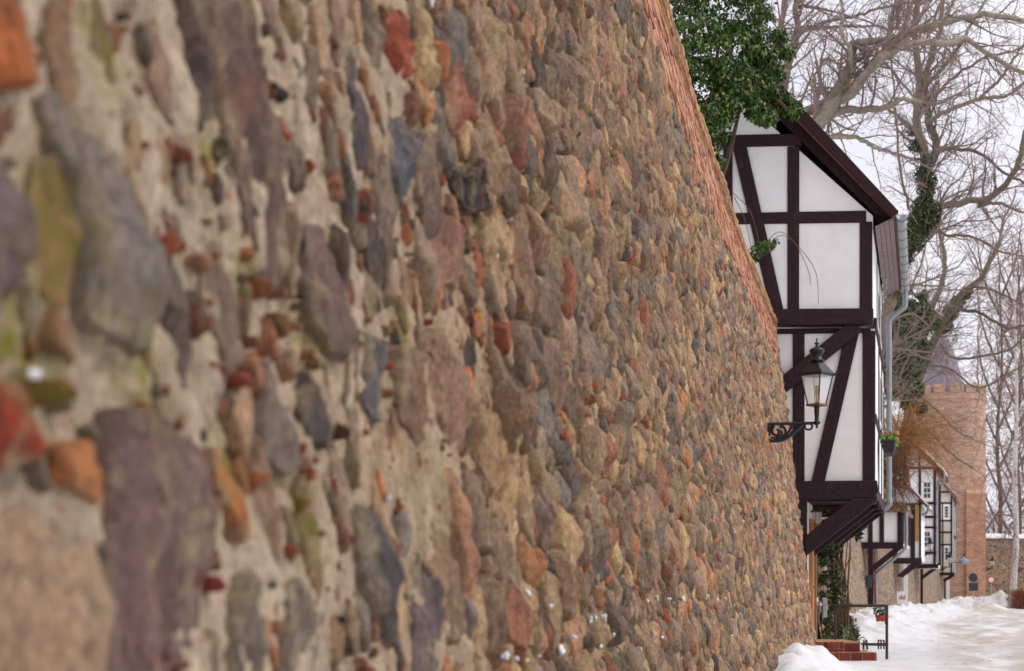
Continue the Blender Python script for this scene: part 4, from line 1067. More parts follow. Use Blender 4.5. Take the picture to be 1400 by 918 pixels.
def snow_attr(o, c=(.84, .84, .86)):
    a = o.data.attributes.new('Col', 'FLOAT_COLOR', 'POINT'); a.data.foreach_set('color', np.tile(c + (1,), len(o.data.vertices)).astype(np.float32)); return o
def window(f, x0, x1, y0, y1, cols_, rows, h, d=-.02):
    w = f.slab('window', [(x0, y0), (x1, y0), (x1, y1), (x0, y1)], d - .03, d + .1, M['white'], h)
    gw, gh = (x1 - x0), (y1 - y0); mx, my = gw * .2, gh * .14; cw, chh = (gw - 2 * mx) / cols_, (gh - 2 * my) / rows
    for i in range(cols_):
        for j in range(rows):
            a, b = x0 + mx + i * cw + cw * .12, y0 + my + j * chh + chh * .1
            f.slab('pane', [(a, b), (a + cw * .78, b), (a + cw * .78, b + chh * .8), (a, b + chh * .8)], d - .045, d - .02, M['pane'], w)
    return w
def house_two():
    f = Front(1233, 58.0, 5, .3); T = M['timber']; PL = M['plaster']
    h = empty('small_bay_house', f.w(0, 2, 0), 'low white half-timbered bay under the dry vine behind the large house', 'house', 'small bay houses along the wall')
    f.slab('wall_panel', [(1150, 697), (1232, 697), (1232, 746), (1150, 746)], .02, 5, PL, h)
    for x in (1167, 1190, 1205.5, 1230): f.bar('post', (x, 695), (x, 747), 6, -.05, .1, T, h)
    f.bar('sill_beam', (1170, 746), (1235, 746), 9, -.06, .2, T, h); f.bar('top_plate', (1150, 696), (1236, 696), 6, -.06, .15, T, h)
    for d in (-.03, 1.6, 3.2): f.slab('bracket', [(1194, 782), (1194, 772), (1222, 750), (1233, 750)], d, d + .18, T, h)
    f.bar('post', (1190, 750), (1190, 845), 6.5, -.05, .2, T, h)
    xr, zr = f.loc(1238, 696); xa, za = f.loc(1180, 676)
    f.slab('roof', [(xr, zr), (xa, za), (xa - 2, za - .4), (xa - 2, zr - .1), (xr - .02, zr - .12)], -.25, 5.2, M['tile'], h, 0, True)
    for d in np.arange(.5, 5, 1.4): f.box('front_post', -.05, .04, d, d + .16, f.loc(1230, 742)[1], zr - .12, T, h)
    g = np.random.default_rng(2); pts = np.array([f.w(g.uniform(-1.2, .1), g.uniform(-.3, 1.5), zr + abs(g.normal(0, .12)) - .05) for _ in range(1500)])
    leaf_cloud('moss', pts, g.normal(0, 1, (1500, 3)), .09, [(78, 72, 40), (96, 84, 46), (60, 64, 34), (112, 88, 50)], M['dryleaf'], h, 0, 2)
    pp = [P(1239, 700, 57.8), P(1239, 742, 57.8), P(1236, 752, 57.8), P(1218, 768, 58), P(1202, 781, 58.2), P(1198, 790, 58.3), P(1198, 838, 58.3)]
    tube_obj('downpipe', smooth_path(pp, 36), .055, M['zinc'], h)
    # brick quoin by the post and black letterbox
    xq = f.loc(1196, 780)[0]
    q = f.slab('brick_quoin', [(1193, 752), (1196, 752), (1199, 840), (1195, 840)], -.02, .3, M['quoin'], h)
    c = P(1188, 796, 57.6); e = empty('letterbox', c, 'black letterbox on the post of the low bay house', 'mailbox')
    V = [(sx * .1, sy * .07, z) for z in (-.2, .2) for sx, sy in ((-1, -1), (1, -1), (1, 1), (-1, 1))]
    BX = [(0, 3, 2, 1), (4, 5, 6, 7), (0, 1, 5, 4), (1, 2, 6, 5), (2, 3, 7, 6), (3, 0, 4, 7)]
    bevel(obj('body', [c + np.array(v) for v in V], BX, M['dark'], e), .012)
    V = [(sx * .11, sy * .085 - .01, z) for z in (.2, .235) for sx, sy in ((-1, -1), (1, -1), (1, 1), (-1, 1))]
    obj('lid', [c + np.array(v) for v in V], BX, M['dark'], e)
def house_three():
    f = Front(1259, 70.0, 5, .3); T = M['timber2']; PL = M['plaster']
    h = empty('snowy_bay_house', f.w(0, 2, 0), 'narrow white bay house with snowy pent roof and ochre shutter behind the low bay', 'house', 'small bay houses along the wall')
    f.slab('wall_panel', [(1205, 690), (1258, 690), (1258, 767), (1205, 767)], .02, 4, PL, h)
    for x in (1224, 1248): f.bar('post', (x, 688), (x, 768), 6, -.05, .1, T, h)
    f.bar('rail', (1205, 728), (1246, 728), 4, -.045, .1, T, h); f.bar('sill_beam', (1222, 767), (1260, 767), 8, -.06, .2, T, h); f.bar('post', (1258, 690), (1258, 768), 2.5, -.04, .1, T, h)
    f.slab('shutter', [(1251, 690), (1256, 690), (1256, 740), (1251, 740)], -.1, -.06, M['ochre'], h)
    f.slab('bracket', [(1234, 790), (1226, 788), (1246, 770), (1260, 770)], -.03, .25, T, h); f.slab('bracket', [(1234, 790), (1226, 788), (1246, 770), (1260, 770)], 1.6, 1.9, T, h)
    f.bar('post', (1238, 771), (1238, 840), 5, -.02, .2, M['white'], h)
    A = f.loc(1269, 692); B = f.loc(1243, 664)
    Cc = (B[0] - 1.2, B[1] + .3)
    f.slab('roof', [A, B, Cc, (Cc[0], Cc[1] - .14), (B[0], B[1] - .16), (A[0], A[1] - .14)], -.3, 4.2, M['tile'], h, 0, True)
    zb = f.loc(1258, 691)[1]
    f.slab('gable_panel', [(0 - .03, zb + .02), (B[0], B[1] - .2), (Cc[0], Cc[1] - .18), (Cc[0], zb + .02)], .03, 3.9, PL, h, 0, True)
    f.bar('rail', (1205, 690), (1258, 690), 3.5, -.04, .1, T, h)
    snow_attr(f.slab('roof_snow', [(A[0] - .02, A[1] + .01), (A[0] - .02, A[1] + .1), (B[0], B[1] + .1), (B[0], B[1] + .01)], -.32, 4.2, M['snow'], h, 0, True))
    p = [P(1269, 690, 69.6), P(1269, 697, 69.6), P(1265, 703, 69.7), P(1259, 704, 69.8)]
    tube_obj('gutter_pipe', smooth_path(p, 15), .06, M['zinc'], h)
def house_four():
    f = Front(1281, 82.0, 5, .3); T = M['timber']; PL = M['plaster']
    h = empty('tall_gabled_house', f.w(0, 2, 0), 'tall narrow half-timbered house with two lattice windows in its white gable', 'house', 'small bay houses along the wall')
    f.slab('gable_panel', [(1215, 776), (1280, 776), (1280, 640), (1250, 612), (1215, 640)], .02, 5, PL, h)
    for x in (1237, 1257.5, 1278): f.bar('post', (x, 640), (x, 775), 3.4, -.05, .1, T, h)
    f.bar('post', (1257, 617), (1257, 640), 2.5, -.04, .1, T, h)
    for y in (640, 688.5, 707, 721.5, 756): f.bar('rail', (1215, y), (1280, y), 3.2, -.045, .1, T, h)
    f.bar('sill_beam', (1240, 775), (1283, 774), 6, -.06, .2, T, h)
    window(f, 1259.5, 1275.5, 655, 686, 2, 3, h, -.05); window(f, 1260, 1274.5, 723, 752, 2, 3, h, -.05)
    for d in (-.02, 2.0): f.slab('bracket', [(1262, 792), (1260, 788), (1273, 778), (1281, 778)], d, d + .18, T, h)
    f.bar('post', (1260, 778), (1260, 840), 3.5, 0, .2, T, h)
    A = f.loc(1292, 646); B = f.loc(1249, 606)
    f.slab('roof', [A, B, (2 * B[0] - A[0], A[1]), (2 * B[0] - A[0], A[1] - .2), (B[0], B[1] - .25), (A[0] - .05, A[1] - .25)], -.3, 5.2, M['roofboard'], h, 0, True)
    snow_attr(f.slab('roof_snow', [(A[0] - .05, A[1] + .06), (A[0] - .05, A[1] + .2), (B[0] + .6, B[1] - .36), (B[0] + .6, B[1] - .5)], -.32, 5.2, M['snow'], h, 0, True))
    p = [P(1291, 645, 81.6), P(1291.5, 655, 81.6), P(1287, 663, 81.8), P(1281.5, 666, 82.1), P(1281.5, 770, 82.2)]
    tube_obj('downpipe', smooth_path(p, 30), .055, M['zinc'], h)
    ch = f.slab('chimney', [(1238, 640), (1243, 640), (1243, 660), (1238, 660)], -.2, .4, M['terracotta'], h)
    for d in (1.4, 2.9, 4.4): f.box('front_post', -.04, .03, d, d + .15, f.loc(1278, 772)[1], A[1] - .3, T, h)
def house_five():
    f = Front(1303, 117.0, 5, .3); T = M['timber']; PL = M['plaster2']
    h = empty('cream_gabled_house', f.w(0, 2, 0), 'small cream half-timbered house with little windows just left of the brick tower', 'house', 'small bay houses along the wall')
    f.slab('gable_panel', [(1262, 786), (1302.6, 786), (1302.6, 672), (1285, 655), (1262, 672)], .02, 6.5, PL, h)
    for x in (1283.5, 1301): f.bar('post', (x, 668), (x, 784), 2.2, -.05, .1, T, h)
    f.bar('post', (1289, 688), (1289, 784), 1.6, -.045, .1, T, h)
    for y in (673, 688, 712, 728, 745): f.bar('rail', (1262, y), (1302, y), 2.2, -.045, .1, T, h)
    f.bar('sill_beam', (1284, 785), (1305, 785), 4, -.06, .2, T, h)
    window(f, 1289.5, 1298.5, 689.5, 711, 1, 4, h, -.05); window(f, 1290.5, 1298, 746, 769, 1, 4, h, -.05)
    f.slab('bracket', [(1291, 796), (1289, 793), (1298, 787), (1307, 787)], 0, .25, T, h)
    f.bar('post', (1296, 790), (1296, 836), 4, .05, .3, M['white'], h); f.bar('post', (1291.5, 790), (1291.5, 836), 2, .05, .3, T, h)
    zA = f.loc(1302, 674)[1]
    f.box('front_panel', -.3, .03, .06, 6.4, f.loc(1302, 784)[1], zA, M['white'], h)
    for d in (.1, 2.0, 4.0, 6.0): f.box('front_post', -.1, .06, d, d + .2, f.loc(1302, 785)[1], zA, T, h)
    f.box('front_rail', -.1, .055, .3, 6.3, f.loc(1302, 735)[1], f.loc(1302, 731)[1], T, h)
    A = f.loc(1309, 680); B = f.loc(1284, 652)
    f.slab('roof', [A, B, (2 * B[0] - A[0], A[1]), (2 * B[0] - A[0], A[1] - .3), (B[0], B[1] - .3), (A[0] - .05, A[1] - .3)], -.35, 6.8, M['tile'], h, 0, True)
    snow_attr(f.slab('roof_snow', [(A[0] - .15, A[1] + .18), (A[0] - .15, A[1] + .26), (B[0] + .2, B[1] - .14), (B[0] + .2, B[1] - .22)], -.2, 6.6, M['snow'], h, 0, True))
house_two(); house_three(); house_four(); house_five()

# ------------------------------------------------------------------ brick tower with slate spire
def tower():
    Y = 133.0; c = P(1297, 830, Y); cx, cy = c[0], Y; s = F / Y; r = 49 / s
    e = empty('brick_tower', (cx, cy, 0), 'tall round red brick tower with battlements and a pointed slate spire', 'tower')
    def cyl(name, r, z0, z1, m, K=48, nz=1, a0=0, a1=2 * math.pi, rin=None):
        V, Fc, UV = [], [], []; closed = abs(a1 - a0 - 2 * math.pi) < 1e-6; kk = K + 1
        for i in range(nz + 1):
            for j in range(kk):
                a = a0 + (a1 - a0) * j / K; V.append((cx + r * math.cos(a), cy + r * math.sin(a), z0 + (z1 - z0) * i / nz)); UV.append((a * r, z0 + (z1 - z0) * i / nz))
        for i in range(nz):
            for j in range(K): Fc.append((i * kk + j, i * kk + j + 1, (i + 1) * kk + j + 1, (i + 1) * kk + j))
        if rin is not None:
            b = len(V)
            for i in range(2):
                for j in range(kk):
                    a = a0 + (a1 - a0) * j / K; V.append((cx + rin * math.cos(a), cy + rin * math.sin(a), (z0, z1)[i])); UV.append((a * rin, (z0, z1)[i]))
            top = nz * kk
            for j in range(K):
                Fc.append((b + j + 1, b + j, b + kk + j, b + kk + j + 1)); Fc.append((top + j, top + j + 1, b + kk + j + 1, b + kk + j))
                Fc.append((b + j, b + j + 1, j + 1, j))
            if not closed: Fc.append((0, top, b + kk, b)); Fc.append((K, b + K, b + kk + K, top + K))
        o = obj(name, V, Fc, m, e); uv = o.data.uv_layers.new(name='UVMap'); li = np.zeros(len(o.data.loops), dtype=np.int32); o.data.loops.foreach_get('vertex_index', li)
        uv.data.foreach_set('uv', np.array(UV)[li].astype(np.float32).ravel()); return o
    zt = E + (HY - 542) / s
    cyl('shaft', r, -.3, zt, M['tower'], 48, 4)
    cyl('string_course', r + .1, zt - .5, zt - .25, M['tower'], 48, 1, rin=r - .3)
    cyl('walkway', r - .02, zt - .1, zt, M['tower'], 48, 1, rin=.5)
    n = 14
    for i in range(n):
        a0 = 2 * math.pi * i / n; cyl('merlon', r + .02, zt - .01, zt + 12 / s * .95, M['tower'], 5, 1, a0, a0 + 2 * math.pi / n * .68, r - .4)
    sp = [(33, 540), (28, 522), (21.5, 500), (15, 480), (8, 462), (1.5, 447), (.2, 446)]
    V, Fc = lathe([(a / s, E + (HY - b) / s) for a, b in sp], 16, .2, (P(1288, 800, Y)[0], cy, 0)); obj('spire', V, Fc, M['slate'], e)
    V, Fc = lathe([(.05, 0), (.12, .2), (.12, .4), (.03, .6), (.02, 1.3)], 8, 0, (P(1288, 800, Y)[0], cy, E + (HY - 447) / s)); obj('finial', V, Fc, M['slate'], e, True)
    # added orange block standing in for warm light on the tower's lower part
    x0, x1 = P(1321, 0, Y - 3)[0], P(1347, 0, Y - 3)[0]; z1 = E + (HY - 640) / (F / (Y - 3)); y0, y1 = Y - 3.2, Y - .5
    V = [(x0, y0, -.3), (x1, y0, -.3), (x1, y1, -.3), (x0, y1, -.3), (x0, y0, z1 - 2), (x1, y0, z1 - 2), (x1, y1, z1), (x0, y1, z1)]
    o = obj('lit_foot', V, [(0, 3, 2, 1), (4, 5, 6, 7), (0, 1, 5, 4), (1, 2, 6, 5), (2, 3, 7, 6), (3, 0, 4, 7)], M['tower_lit'], e)
    uv = o.data.uv_layers.new(name='UVMap'); li = np.zeros(len(o.data.loops), dtype=np.int32); o.data.loops.foreach_get('vertex_index', li)
    Va = np.array(V); uv.data.foreach_set('uv', np.stack([Va[li, 0] + Va[li, 1], Va[li, 2]], -1).astype(np.float32).ravel())
tower()

# houses behind the cross wall
def back_house(px0, px1, Y, ybase, yeave, yapex, label, name='background_house'):
    f = Front(px1, Y, 0, 0.0); h = empty(name, f.w(-2, 2, 0), label, 'house')
    xm = (px0 + px1) / 2; T = M['timber2']
    f.slab('gable_panel', [(px0, ybase), (px1, ybase), (px1, yeave), (xm, yapex), (px0, yeave)], 0, 8, M['plaster'], h)
    for k in range(6): x = px0 + (px1 - px0) * (k + .2) / 5.4; f.bar('post', (x, yeave - (yeave - yapex) * .5 * (1 - abs(x - xm) / (px1 - xm))), (x, ybase), 1.8, -.06, .05, T, h)
    f.bar('rail', (px0, yeave), (px1, yeave), 1.8, -.07, .05, T, h)
    A, B, C = f.loc(px0 - 4, yeave + 3), f.loc(xm, yapex - 3), f.loc(px1 + 4, yeave + 3)
    f.slab('roof', [A, B, C, (C[0], C[1] - .3), (B[0], B[1] - .35), (A[0], A[1] - .3)], -.4, 8.4, M['tile'], h, 0, True)
    snow_attr(f.slab('roof_snow', [A, B, C, (C[0], C[1] + .2), (B[0], B[1] + .25), (A[0], A[1] + .2)], -.3, 8.3, M['snow'], h, 0, True))
back_house(1343, 1382, 165, 790, 733, 702, 'snow roofed half-timbered gable peeping over the wall right of the tower')
back_house(1376, 1440, 185, 790, 722, 690, 'pale half-timbered house at the right picture edge beyond the wall')

# ------------------------------------------------------------------ street furniture far down the street
def place_lantern(px, py, Y, rot, sc_, label):
    c = copy_tree(lamp); c.location = tuple(P(px, py, Y)); c.rotation_euler = (0, 0, math.radians(rot)); c.scale = (sc_,) * 3; c['label'] = label; return c
place_lantern(1258, 757, 81.0, -10, .75, 'small wall lantern on bracket at the tall gabled house')
place_lantern(1285, 775, 115.5, -10, 1.0, 'small wall lantern on bracket at the cream house by the tower')
place_lantern(1346, 777, 134.5, -10, .95, 'small dark lantern on the grey wall right of the brick tower')
place_lantern(1391, 777, 137.0, -10, .95, 'dark wall lantern at the right picture edge on the far wall')
def shade_lamp():
    p = P(1318, 767, 112); e = empty('shade_lamp', p, 'pale blue street lamp shade on an arm left of the tower foot', 'lamp')
    V, Fc = lathe([(.2, -.22), (.32, -.18), (.36, .02), (.2, .12), (.06, .2), (.05, .34)], 14, 0, p); obj('shade', V, Fc, M['lampblue'], e, True)
    V, Fc = lathe([(.05, .34), (.09, .36), (.05, .44), (.02, .5)], 10, 0, p); obj('cap', V, Fc, M['iron'], e, True)
    tube_obj('arm', [p + (-.7, .2, -.12), p + (-.05, 0, -.1)], .03, M['iron'], e)
shade_lamp()
def sign_post():
    Y = 108; b = P(1331, 838, Y); e = empty('traffic_sign', (b[0], Y, 0), 'grey post with dark round and square traffic signs seen from behind', 'sign')
    tube_obj('pole', [(b[0], Y, -.1), (b[0], Y, 2.75)], .04, M['grey'], e)
    c = P(1330.5, 790, Y - .06); V, Fc = lathe([(.30, -.01), (.30, .01)], 24); V = [(c[0] + x, c[1] + z, c[2] + y) for x, y, z in V]; obj('round_sign', V, Fc, M['dark'], e)
    c = P(1331, 802.5, Y - .06); V = [(sx * .3, sy * .012, z) for z in (-.27, .27) for sx, sy in ((-1, -1), (1, -1), (1, 1), (-1, 1))]
    obj('square_sign', [c + np.array(v) for v in V], [(0, 3, 2, 1), (4, 5, 6, 7), (0, 1, 5, 4), (1, 2, 6, 5), (2, 3, 7, 6), (3, 0, 4, 7)], M['dark'], e)
    Y = 131; b = P(1355, 838, Y); e = empty('round_traffic_sign', (b[0], Y, 0), 'round red and white traffic sign in front of the grey far wall', 'sign')
    tube_obj('pole', [(b[0], Y, -.1), (b[0], Y, 2.6)], .04, M['grey'], e); c = P(1355, 793, Y - .06)
    for n, r_, d_, m_ in (('rim', .30, 0, 'red'), ('face', .2, -.012, 'white')):
        V, Fc = lathe([(r_, -.008), (r_, .008)], 24); V = [(c[0] + x, c[1] + d_ + z, c[2] + y) for x, y, z in V]; obj(n, V, Fc, M[m_], e)
sign_post()
def board(px0, px1, py0, py1, Y, label, ground):
    a, b = P(px0, py0, Y), P(px1, py1, Y); e = empty('notice_board', ((a[0] + b[0]) / 2, Y, 0), label, 'sign')
    BX = [(0, 3, 2, 1), (4, 5, 6, 7), (0, 1, 5, 4), (1, 2, 6, 5), (2, 3, 7, 6), (3, 0, 4, 7)]
    def bx(n, x0, x1, y0, y1, z0, z1, m, par): return obj(n, [(x, y, z) for z in (z0, z1) for x, y in ((x0, y0), (x1, y0), (x1, y1), (x0, y1))], BX, M[m], par)
    p = bx('panel', a[0], b[0], Y - .015, Y + .015, b[2], a[2], 'white', e)
    for x in (a[0] + .03, b[0] - .03): tube_obj('leg', [(x, Y + .03, 0), (x, Y + .03, b[2] + .05)], .02, M['grey'], e, 6)
    w, h = b[0] - a[0], a[2] - b[2]; r = Random_(px0)
    for k in range(4): x = a[0] + w * (.22 + .15 * k); bx('red_mark', x, x + w * .1, Y - .022, Y - .0155, b[2] + h * .35, b[2] + h * (.6 + .12 * (k % 2)), 'red', p)
def Random_(s): return random.Random(s)
board(1226, 1241, 809, 826, 66.5, 'white notice board with red print in the snow by the low bay', 0)
board(1304, 1316, 826, 838, 112.0, 'small white notice board with red print left of the sign post', 0)
def pot_plant():
    Y = 41.0; c = P(1203, 836, Y); e = empty('potted_shrub', (c[0], Y, c[2] - .3), 'dark green shrub in a red pot on the snow bank by the handrail', 'plant')
    pts, nr = clump_points([(c + (0, 0, .0), (.17, .17, .15)), (c + (.08, 0, -.05), (.12, .12, .12)), (c + (-.09, 0, .04), (.1, .1, .1))], 900, 4)
    leaf_cloud('foliage', pts, nr, .045, [(36, 48, 28), (48, 62, 36), (28, 38, 24)], M['leaf'], e, .2, 6)
    V, Fc = lathe([(.09, -.38), (.13, -.14), (.145, -.14), (.145, -.10), (.12, -.1)], 14, 0, c + (.02, 0, 0)); obj('pot', V, Fc, M['terracotta'], e, True)
pot_plant()

# ------------------------------------------------------------------ foliage and trees
def big_ivy():
    base = P(985, 378, 27); e = empty('ivy_bush', (base[0] - .6, 26.6, 0), 'dense dark green ivy over the stone wall top before the house gable', 'ivy')
    cl = []
    for (x, y, rp, Y) in ((930, 20, 55, 26.2), (985, 10, 50, 26.6), (1020, 20, 36, 26.6), (950, 70, 50, 26.2), (995, 75, 46, 26.6), (1028, 92, 30, 26.9), (960, 120, 42, 26.1), (975, 155, 26, 26.2), (1005, 118, 32, 26.5), (1048, 122, 20, 26.9), (1068, 136, 13, 27.0),
                          (968, 195, 24, 26.0), (972, 228, 16, 25.9), (1032, 148, 10, 26.4), (996, 150, 15, 26.2), (900, -30, 60, 26.5), (970, -50, 60, 26.7), (1020, -40, 45, 26.9), (1030, 62, 20, 26.7), (1048, 82, 12, 26.9), (1055, 102, 14, 27),
                          (1040, 158, 6, 26.4), (1052, 160, 6, 26.3), (955, 290, 24, 26.1), (940, 200, 36, 26.4), (920, 110, 50, 26.5), (1066, 48, 6, 27.2), (1072, 70, 6, 27.2), (1082, 148, 8, 27)):
        cl.append((P(x, y, Y + R.uniform(-.3, .3)), np.array((1, 1.0, 1)) * rp / (F / Y)))
    sub = []
    for c, r in cl:                                    # bunches on every lobe
        n = int(14 + r[0] * 36)
        for _ in range(n):
            d = rng.normal(size=3); d /= np.linalg.norm(d); sub.append((c + d * r * .85, np.array((1, 1, .8)) * rng.uniform(.07, .16)))
    pts, nr = clump_points(sub, 260, 9)
    pt2, nr2 = clump_points([(c, r * .82) for c, r in cl], 150, 10); pts = np.concatenate([pts, pt2]); nr = np.concatenate([nr, nr2])
    leaf_cloud('foliage', pts, nr, .074, GREEN, M['leaf'], e, 1.3, 3, .45)
    t = Tubes()
    for (a, b) in (((940, 300), (985, 20)), ((950, 300), (1020, 110)), ((945, 300), (930, 0)), ((1000, 120), (1080, 152))):
        pa, pb = P(*a, 26.5), P(*b, 26.6); mid = (pa + pb) / 2 + rng.normal(0, .15, 3); t.add(smooth_path([pa, mid, pb], 12), np.linspace(.07, .02, 13), 6, lin(96, 80, 62))
    pa = P(945, 320, 26.5); t.add([(pa[0], pa[1], -.1), (pa[0] + .05, pa[1], 3), pa], [.14, .11, .07], 7, lin(96, 80, 62))
    tag(t.build('stem', M['bark'], e), kind='stuff')
    print('ivy leaves', len(pts))
big_ivy()
def sprig():
    c = P(1042, 340, 27.6); e = empty('ivy_sprig', c, 'small ivy sprig with bare tendrils on the brace of the house gable', 'ivy')
    pts, nr = clump_points([(P(1036, 342, 27.6), .14), (P(1050, 336, 27.6), .12), (P(1030, 352, 27.55), .07), (P(1060, 330, 27.6), .05)], 700, 3)
    leaf_cloud('foliage', pts, nr, .07, GREEN, M['leaf'], e, .6, 4)
    t = Tubes()
    for pth in ([(1045, 340), (1070, 322), (1098, 345), (1116, 375), (1119, 415)], [(1040, 345), (1062, 318), (1085, 330), (1105, 370), (1108, 390)], [(1030, 350), (1018, 300), (1004, 270)], [(1040, 340), (1026, 290), (1000, 262)]):
        t.add(smooth_path([P(x, y, 27.75) for x, y in pth], 20), .006, 4, lin(120, 90, 66))
    tag(t.build('tendrils', M['twig'], e), kind='stuff')
    ((None))
sprig()
def wall_ivy():
    e = empty('climbing_ivy', (P(1140, 880, 32)[0], 32, 0), 'dusty green ivy climbing the wall below the overhang of the large house', 'ivy')
    cl = []
    for (x, y, rp, Y) in ((1130, 870, 10, 35.5), (1145, 868, 14, 35.5), (1160, 868, 11, 35.5), (1130, 845, 10, 35.8), (1146, 845, 13, 35.8), (1160, 850, 8, 35.5), (1128, 815, 8, 36), (1142, 818, 13, 36), (1154, 828, 8, 36), (1128, 790, 8, 36), (1140, 790, 12, 36), (1150, 800, 8, 36), (1126, 765, 7, 36), (1136, 765, 10, 36.2), (1130, 745, 10, 36.4), (1143, 740, 9, 36.4), (1150, 728, 8, 36.4), (1160, 722, 8, 36.4), (1170, 715, 7, 36.6), (1178, 716, 6, 36.8), (1130, 720, 10, 36.4), (1128, 695, 7, 36.2), (1172, 730, 6, 36.8), (1168, 862, 6, 35.5), (1166, 872, 7, 35.4), (1210, 372, 5, 34), (1206, 385, 4, 33.5)):
        Y = Y if y < 600 else (30.9 if x < 1134 else (31.8 if x < 1146 else 33.0))
        cl.append((P(x, y, Y), np.array((1, 1.2, 1.15)) * rp / (F / Y)))
    pts, nr = clump_points(cl, 1100, 12)
    leaf_cloud('foliage', pts, nr, .075, [(60, 72, 40), (78, 90, 50), (48, 58, 34), (96, 98, 62), (98, 80, 56)], M['leaf'], e, .7, 13)
    t = Tubes()
    for k in range(26):
        x = R.uniform(1134, 1156); t.add(smooth_path([P(x, 892, 32.2), P(x + R.uniform(-8, 5), 840, 32.1), P(x + R.uniform(-10, 8), 790, 32), P(x + R.uniform(-12, 12), R.uniform(710, 760), 32.2)], 15), np.linspace(.022, .008, 16), 4, lin(112, 86, 66))
    tag(t.build('stems', M['twig'], e), kind='stuff')
wall_ivy()
def grow(g, tw, p, d, L, r, lev, maxlev, c, up=.05, dens=5.0, rmin=.004, wig=.25):
    n = max(4, min(9, int(L / .22))); st = L / n; pts = [np.array(p)]; d = np.array(d, float); d /= np.linalg.norm(d)
    for i in range(n):
        d = d + g.normal(0, wig, 3) * (st ** .5) * 1.2; d[2] += up * st; d /= np.linalg.norm(d); pts.append(pts[-1] + d * st)
    rad = np.linspace(r, max(rmin, r * .35), n + 1); tw.add(pts, rad, 4 if r > .02 else 3, np.array(c) * g.uniform(.8, 1.15))
    if lev < maxlev:
        m_ = max(2, int(L * dens * g.uniform(.7, 1.3)))
        for k in range(m_):
            t = g.uniform(.15, 1.0); i = min(n - 1, int(t * n)); q = pts[i] + (pts[i + 1] - pts[i]) * g.random(); dd = pts[i + 1] - pts[i]; dd /= np.linalg.norm(dd)
            s = g.normal(size=3); s -= dd * (s @ dd); s /= np.linalg.norm(s) + 1e-9
            a = g.uniform(.5, 1.1); nd = dd * math.cos(a) + s * math.sin(a)
            grow(g, tw, q, nd, L * g.uniform(.3, .62) * (1.15 - .5 * t), max(rmin, rad[i] * g.uniform(.4, .65)), lev + 1, maxlev, c, up, dens, rmin, wig)
def dry_vine():
    e = empty('dry_vine', (P(1225, 690, 39)[0], 39, 0), 'tangle of dry orange brown vine stems arching beside the downpipe of the large house', 'vine')
    t = Tubes(); g = np.random.default_rng(5); O = [(196, 142, 76), (178, 124, 70), (160, 112, 74), (146, 108, 80), (186, 146, 96)]; Br = [(138, 104, 82), (118, 88, 72), (156, 120, 92), (100, 76, 64)]
    for k in range(230):                               # drooping shrub
        p = P(g.uniform(1212, 1240), g.uniform(590, 650), 39 + g.uniform(-.3, .5)); d = np.array([g.uniform(-.3, 1.1), g.uniform(-.5, .8), g.uniform(.5, 1.4)])
        grow(g, t, p, d, g.uniform(.8, 1.75), .008, 1, 3, np.array(lin(*O[g.integers(5)])) * g.uniform(.75, 1.1), -.95, 2.2, .003, .2)
    for k in range(230):                               # hanging tangle
        x0, y0 = g.normal(1226, 9), g.uniform(590, 655); L = g.uniform(25, 60); Y = g.uniform(38.4, 39.8); a = g.normal(0, 6, 3)
        pth = [P(x0, y0, Y), P(x0 + a[0], y0 + L * .3, Y + g.normal(0, .1)), P(x0 + a[1], y0 + L * .65, Y), P(x0 + a[2], min(694, y0 + L), Y)]
        t.add(smooth_path(pth, 12), .006, 3, np.array(lin(*Br[g.integers(4)])) * g.uniform(.7, 1.1))
    tag(t.build('stems', M['twig'], e), kind='stuff')
    pts, nr = clump_points([(P(1228, 690, 39.2), (.3, .3, .12)), (P(1240, 695, 39.4), (.2, .2, .12)), (P(1232, 640, 39.2), (.22, .25, .4)), (P(1222, 615, 39.2), (.18, .2, .25))], 230, 15)
    leaf_cloud('dry_leaves', pts, nr, .05, [(120, 92, 66), (142, 108, 76), (98, 84, 50), (86, 84, 46)], M['dryleaf'], e, .5, 16)
    t = Tubes(); t.add(smooth_path([(wx(36.5, 0) + .1, 36.5, -.1), (wx(36.5, 0), 36.5, 1.5), (wx(36.5, 3), 36.6, 3.0), P(1203, 640, 38.4), P(1217, 625, 39)], 20), np.linspace(.06, .03, 21), 6, lin(110, 88, 70)); t.build('trunk', M['bark'], e)
dry_vine()

